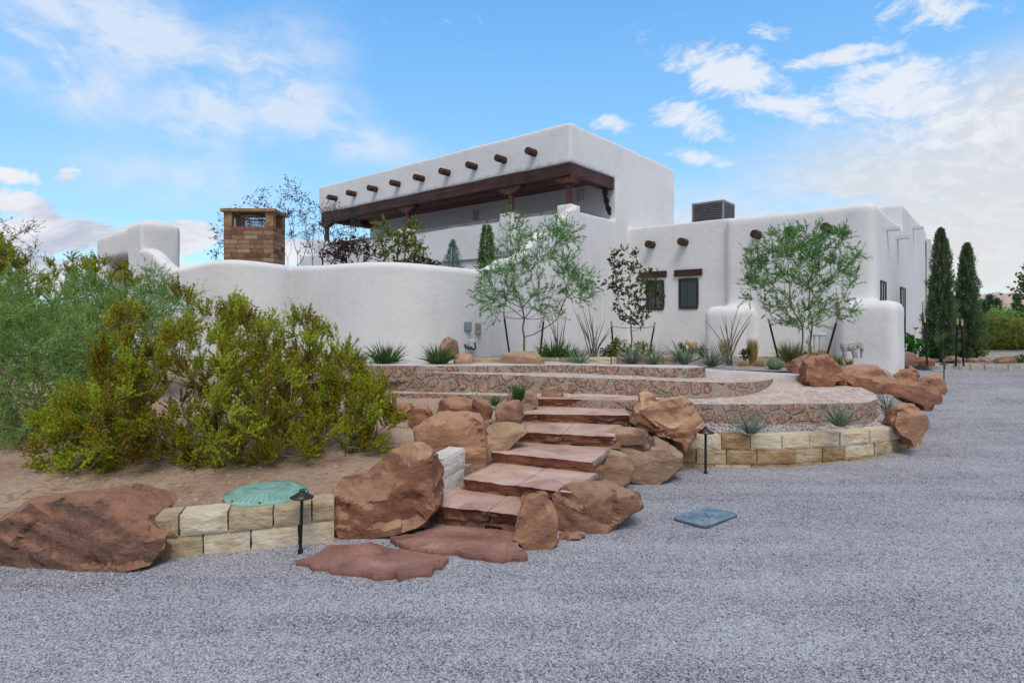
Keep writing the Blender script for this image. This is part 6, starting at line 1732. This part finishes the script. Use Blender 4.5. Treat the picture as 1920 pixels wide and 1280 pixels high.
def tie(label, pts, Y):
    mb = MB()
    P = [W(x, y, Y) for x, y in pts]
    Q = []
    for a, b in zip(P[:-1], P[1:]):
        for s in range(6): f = s / 6; Q.append(a.lerp(b, f) - Vector((0, 0, .02 * math.sin(PI * f))))
    mb.tube(Q + [P[-1]], .006, 5); tag(mb.build('tie_wire', M_STAKE), label, 'wire', 'wires tying the young trees to stakes')
tie('wire tying the desert willow to its two stakes', [(945, 593), (983, 597), (1019, 596)], 11.25)
tie('wire tying the slender dark-leaved tree to its two stakes', [(1147, 611), (1183, 614), (1227, 612)], 12.93)
tie('wire tying the double-trunked tree to its two stakes', [(1442, 606), (1500, 601), (1520, 601), (1568, 615)], 11.7)

# --- tan sack, pipes, elephant
M_SACK = mat_simple('tan_canvas', (.30, .17, .07), (.42, .26, .12), 7, .9, .5)
a = W(1289, 663, 12.6); bb = W(1308, 641, 12.6)
mb = MB(); n = 9; vs = []; fs = []
for side in (-1, 1):
    for i in range(n + 1):
        for j in range(n + 1):
            u_, v_ = i / n, j / n; puff = (math.sin(PI * u_) * math.sin(PI * v_)) ** .5 * .09
            pin = .02 * (math.sin(PI * v_)); x = lerp(a.x + pin, bb.x - pin, u_); z = lerp(a.z, bb.z, v_) - .018 * math.sin(PI * u_) * (1 if v_ > .5 else -1)
            vs.append((x, 12.6 + side * puff, z))
for s in (0, 1):
    o_ = s * (n + 1) ** 2
    for i in range(n):
        for j in range(n): fs.append((o_ + i * (n + 1) + j, o_ + (i + 1) * (n + 1) + j, o_ + (i + 1) * (n + 1) + j + 1, o_ + i * (n + 1) + j + 1))
mb.add(vs, fs); mb.box(a.x + .06, a.x + .10, 12.58, 12.62, 1.0, a.z + .02)
tag(mb.build('insulating_sack', M_SACK, smooth=True), 'tan canvas sack covering a valve behind the yuccas', 'sack')
root = empty('backflow_pipe', W(1530, 664, 12.8), label='white painted backflow pipe loop against the wall behind the double-trunked tree', cat='pipe')
mb = MB(); Yp = 12.8
mb.tube([W(1518, 668, Yp), W(1518, 630, Yp), W(1521, 627, Yp), W(1546, 627, Yp), W(1548, 629, Yp)], .035, 8)
mb.build('loop', M_WPAINT, root, smooth=True)
mb = MB(); mb.tube([W(1527, 668, Yp + .1), W(1527, 628, Yp + .02)], .022, 8); mb.build('riser', M_WPAINT, root)
mb = MB(); mb.tube([W(1537, 668, Yp + .1), W(1537, 628, Yp + .02)], .022, 8); mb.build('riser', M_WPAINT, root)
mb = MB(); q = W(1516, 640, Yp); mb.lathe([(.05, -.05), (.06, 0), (.05, .05)], q, 10); q = W(1519, 650, Yp); mb.lathe([(.045, -.04), (.055, 0), (.045, .04)], q, 10); mb.build('valve', M_WPAINT, root)

ex_, Ye = 1596, 12.9
s_ = 40 / F * Ye          # metres for the 40 units of its length
eb = Vector(((ex_ - CX) / F * Ye, Ye, E - (672 - HY) / F * Ye))
def ell(mb, c, r, rot=0, n=14):
    vs = []; fs = []
    for i in range(n + 1):
        ph = PI * i / n
        for j in range(n * 2):
            th = 2 * PI * j / (n * 2); p = Vector((r[0] * math.sin(ph) * math.cos(th), r[1] * math.sin(ph) * math.sin(th), r[2] * math.cos(ph)))
            p.rotate(Matrix.Rotation(rot, 3, 'Y')); vs.append(eb + (Vector(c) + p) * s_)
    m = n * 2
    for i in range(n):
        for j in range(m): fs.append((i * m + j, i * m + (j + 1) % m, (i + 1) * m + (j + 1) % m, (i + 1) * m + j))
    mb.add(vs, fs)
mb = MB()
ell(mb, (-.12, 0, .60), (.36, .20, .25)); ell(mb, (-.30, 0, .60), (.20, .19, .23)); ell(mb, (.10, 0, .64), (.22, .18, .22))
ell(mb, (.30, -.04, .68), (.18, .15, .19)); ell(mb, (.27, -.20, .64), (.10, .045, .17)); ell(mb, (.27, .12, .64), (.10, .045, .17))
def etube(pts, r): mb.tube([eb + Vector(p) * s_ for p in pts], [x * s_ for x in r], 12)
for (x, y, f, dx) in ((-.36, -.10, 1, -.02), (-.30, .10, 1, .05), (.06, -.10, 1, .04), (.14, .10, 1, .14)):
    etube([(x, y, .55), (x + dx * .4, y, .28), (x + dx, y, .10), (x + dx, y, .0)], [.115, .085, .07, .085])
etube([(.42, -.05, .66), (.47, -.06, .48), (.46, -.06, .28), (.44, -.06, .10), (.46, -.06, .03)], [.09, .07, .055, .042, .035])
etube([(.36, -.13, .52), (.44, -.17, .44), (.52, -.17, .44)], [.022, .02, .008])
etube([(-.47, 0, .66), (-.52, 0, .50), (-.51, 0, .32)], [.03, .02, .02])
el_o = remeshed('elephant_statue', mb, mat_simple('weathered_plaster', (.26, .25, .24), (.58, .56, .54), 22, .85, .6, .02), None, .009, 3, eb)
tag(el_o, 'small grey-white plaster elephant statue standing before the right buttress', 'statue')

# --- far right: hedge, cypresses, hill, wires
for i, (crown, Y, lab, ml, nn) in enumerate([
    ([(1836, 668), (1836, 600), (1850, 588), (1880, 584), (1905, 592), (1950, 590), (1990, 600), (1990, 668)], 27, 'tall grey-green mesquite thicket at the far right behind the driveway', L_MESQ, 260),
    ([(1838, 668), (1840, 618), (1860, 605), (1885, 612), (1920, 605), (1960, 615), (1980, 668)], 23, 'olive creosote thicket at the far right, in front of the grey-green one', L_HEDGE, 240)]):
    b = Vector(((1890 - CX) / F * Y, Y, .85))
    tree('desert_thicket', lab, 'shrubs', b, None, crown, Y, 1.4, nn, ml, B_BROWN, 80 + i, multi=stems(b, 0, 9, 3.5, 80 + i, .8, .8), ntw=8, tlen=.45, nlf=20, L=.085, Wd=.035, up=.4, spread=.9, lspread=1, r_tip=.006, rmax=.05, edge=25, bf=.2, step=.4, tintv=.2, clump=.2)
for i, (px, yt, hp, lab) in enumerate([(1843, 566, 3, 'shortest distant cypress, leftmost of those below the hill'), (1856, 557, 4, 'pointed distant cypress in the middle below the hill'), (1870, 564, 3.5, 'blunt distant cypress right of the pointed one'), (1907, 556, 4, 'distant cypress close to the right edge of the photo')]):
    conifer('distant_cypress', lab, px, 60, yt, 600, hp, L_CYP, 90 + i, 1500, None, .5, .16, .85, group='distant cypresses')
b = Vector(((1926 - CX) / F * 20, 20, .85))
tree('leafy_tree', 'loose bright-leaved branches reaching in from the right edge of the photo', 'tree', b, W(1935, 600, 20), [(1902, 548), (1905, 530), (1912, 514), (1925, 500), (1960, 500), (1980, 560), (1960, 600), (1912, 585)], 20, 1.0, 60, L_DARK, B_BROWN, 95, ntw=3, tlen=.3, nlf=5, L=.13, Wd=.09, up=.1, spread=.8, lspread=1.1, r_tip=.006, rmax=.06, edge=20, bf=.4, step=.3, tintv=.3)
def mat_hill():
    m, k = new_mat('sunlit_hill'); p = GEO(k)
    a = k.noise(p, .004, 8, .65); c = k.ramp(a, [(.35, (.52, .38, .33)), (.65, (.72, .54, .44))]); finish(k, c, 1, a, .3, 20); return m
mb = MB(); vs = []; fs = []
nx_, ny_ = 110, 26
for j in range(ny_ + 1):
    for i in range(nx_ + 1):
        px = lerp(1500, 2500, i / nx_); Yh = lerp(2300, 3300, j / ny_); v = math.sin(PI * min(1, j / ny_ * 1.0))
        pk = 30 * math.exp(-((px - 1866) / 26) ** 2) + 14 * math.exp(-((px - 1905) / 50) ** 2) + 12 * math.exp(-((px - 1820) / 50) ** 2) + 20 * math.exp(-((px - 2200) / 160) ** 2) + 8
        hgt = pk / F * 2800 * v * (1 + .35 * noise.noise(Vector((px * .03, j * .4, 0))) + .15 * noise.noise(Vector((px * .1, j * 1.1, 3))))
        vs.append(((px - CX) / F * 2800, Yh, .8 + max(0, hgt) + 0))
for j in range(ny_):
    for i in range(nx_): q = j * (nx_ + 1) + i; fs.append((q, q + 1, q + nx_ + 2, q + nx_ + 1))
mb.add(vs, fs); tag(mb.build('hill', mat_hill(), smooth=True), kind='structure')
mb = MB(); rs = np.random.RandomState(3)
# dark line of far-off trees along the horizon
n = 9000; x = rs.uniform(60, 260, n); y = rs.uniform(95, 120, n); z = rs.uniform(0, 1, n) ** 1.3 * (2.2 + 1.2 * np.array([noise.noise(Vector((q * .12, 0, 0))) for q in x])) + .8
P = np.stack([x, y, z], 1); D = nrm(rs.normal(size=(n, 3)) + np.array([0, 0, .8]))
o = leaf_mesh('far_trees', P, D, 1.6, .8, rs.normal(.35, .2, n), L_HEDGE, None, rs); tag(o, 'dark far-off belt of desert trees along the horizon under the hill', 'trees', kind='stuff')
n = 9000; x = rs.uniform(-190, -25, n); y = rs.uniform(60, 100, n); z = rs.uniform(0, 1, n) ** 1.3 * 2.6 + .8
o = leaf_mesh('far_trees', np.stack([x, y, z], 1), nrm(rs.normal(size=(n, 3)) + np.array([0, 0, .8])), 1.2, .6, rs.normal(.35, .2, n), L_HEDGE, None, rs); tag(o, 'far-off scrub on the left behind the mesquites', 'trees', kind='stuff')
# litter of dry twigs and pale stones on the sand
rs = np.random.RandomState(12)
mb = MB()
for i in range(240):
    px, py = rs.uniform(0, 720), rs.uniform(862, 935)
    if rs.rand() < .5: px, py = rs.uniform(0, 330), rs.uniform(880, 945)
    q = gb(px, py); a = rs.uniform(0, PI); ln = rs.uniform(.04, .2)
    d = Vector((math.cos(a), math.sin(a), 0)) * ln; m_ = q + d * .5 + Vector((rs.uniform(-.02, .02), rs.uniform(-.02, .02), .008))
    mb.tube([q + Vector((0, 0, .004)), m_, q + d + Vector((0, 0, .004))], rs.uniform(.0018, .004), 4)
tag(mb.build('dry_twigs', L_STRAW), 'dry straw-coloured twigs scattered on the sand under the shrubs', 'twigs', kind='stuff')
mb = MB()
for i in range(170):
    px, py = rs.uniform(0, 790), rs.uniform(870, 950)
    q = gb(px, py)
    if q.y < 5.35 + .1 * (q.x + 3): continue
    r = rs.uniform(.008, .03); bm = bmesh.new(); bmesh.ops.create_icosphere(bm, subdivisions=1, radius=r)
    mb.add([q + Vector((v.co.x * rs.uniform(.7, 1.2), v.co.y * rs.uniform(.7, 1.2), v.co.z * .5)) for v in bm.verts], [[w.index for w in f.verts] for f in bm.faces]); bm.free()
tag(mb.build('pebbles', M_LIME[2]), 'small pale pebbles scattered on the sandy slope', 'pebbles', kind='stuff')

# individual gravel stones lying proud of the driveway
rs = np.random.RandomState(77); n = 26000
Yv = 3.0 + 5.5 * rs.rand(n) ** 1.5; Xv = (rs.uniform(-40, 1960, n) - CX) / F * Yv
ok = ~in_poly(Xv, Yv, np.array(dirt_ol)) & ~in_poly(Xv, Yv, np.array([(2.2, 7.9), (4.4, 8.05), (6, 8.8), (7, 10.5), (7, 14), (0, 14), (0, 6)]))
for a_ in ([G(*q, .03)[:2] for q in [(557, 1048), (690, 1020), (838, 1048), (750, 1079), (600, 1064)]], [G(*q, .03)[:2] for q in [(733, 1006), (850, 984), (975, 996), (988, 1036), (900, 1040)]], [tuple(p[:2]) for p in vb_]):
    ok &= ~in_poly(Xv, Yv, np.array([tuple(q) for q in a_]))
Xv, Yv = Xv[ok], Yv[ok]; n = len(Xv)
Zv = np.array([gz(a, b) + .012 * noise.noise(Vector((a * .8, b * .8, 0))) + .006 * noise.noise(Vector((a * 2.7, b * 2.7, 5))) for a, b in zip(Xv, Yv)])
base = np.array([(1, 0, 0), (-1, 0, 0), (0, 1, 0), (0, -1, 0), (0, 0, 1), (0, 0, -1)], float)
r = rs.uniform(.0035, .0085, n); an = rs.uniform(0, PI, n)
V = base[None] * (1 + .35 * rs.normal(size=(n, 6, 1)).clip(-1, 1)) * (r[:, None, None] * rs.uniform(.7, 1.3, (n, 1, 3)))
c_, s2 = np.cos(an)[:, None], np.sin(an)[:, None]
V = np.stack([V[..., 0] * c_ - V[..., 1] * s2 + V[..., 2] * .3, V[..., 0] * s2 + V[..., 1] * c_, V[..., 2] * .8 + V[..., 0] * .2], -1) + np.stack([Xv, Yv, Zv + r * .25], 1)[:, None]
Ft = np.array([(0, 2, 4), (2, 1, 4), (1, 3, 4), (3, 0, 4), (2, 0, 5), (1, 2, 5), (3, 1, 5), (0, 3, 5)])
mb = MB(); mb.add(V.reshape(-1, 3), (np.arange(n)[:, None, None] * 6 + Ft[None]).reshape(-1, 3), np.repeat(rs.rand(n), 6))
def mat_stone():
    m, k = new_mat('gravel_stone'); a = k.n('ShaderNodeAttribute', attribute_name='tint').outputs['Fac']
    finish(k, k.ramp(a, [(0, (.10, .10, .12)), (.3, (.30, .30, .36)), (.75, (.52, .52, .60)), (.96, (.68, .68, .75)), (1, (.5, .38, .30))]), .85); return m
tag(mb.build('gravel_stones', mat_stone(), origin=(0, 0, 0)), 'loose grey stones lying on top of the driveway gravel', 'gravel', kind='stuff')
# a few fallen leaves on the gravel
for i, (px, py) in enumerate([(1030, 1092), (792, 1178), (1275, 1012), (866, 1188), (1440, 1090), (1700, 1010), (500, 1130), (1560, 1180)]):
    q = G(px, py, .012); a_ = rs.uniform(0, PI); d = Vector((math.cos(a_), math.sin(a_), .1)) * .018; e_ = Vector((-math.sin(a_), math.cos(a_), 0)) * .007
    mb = MB(); mb.add([q - d, q + e_ + Vector((0, 0, .004)), q + d, q - e_ + Vector((0, 0, .003))], [(0, 1, 2, 3)])
    tag(mb.build('fallen_leaf', L_STRAW), 'tiny dry brown leaf lying on the grey gravel', 'leaf', 'dry leaves on the gravel')
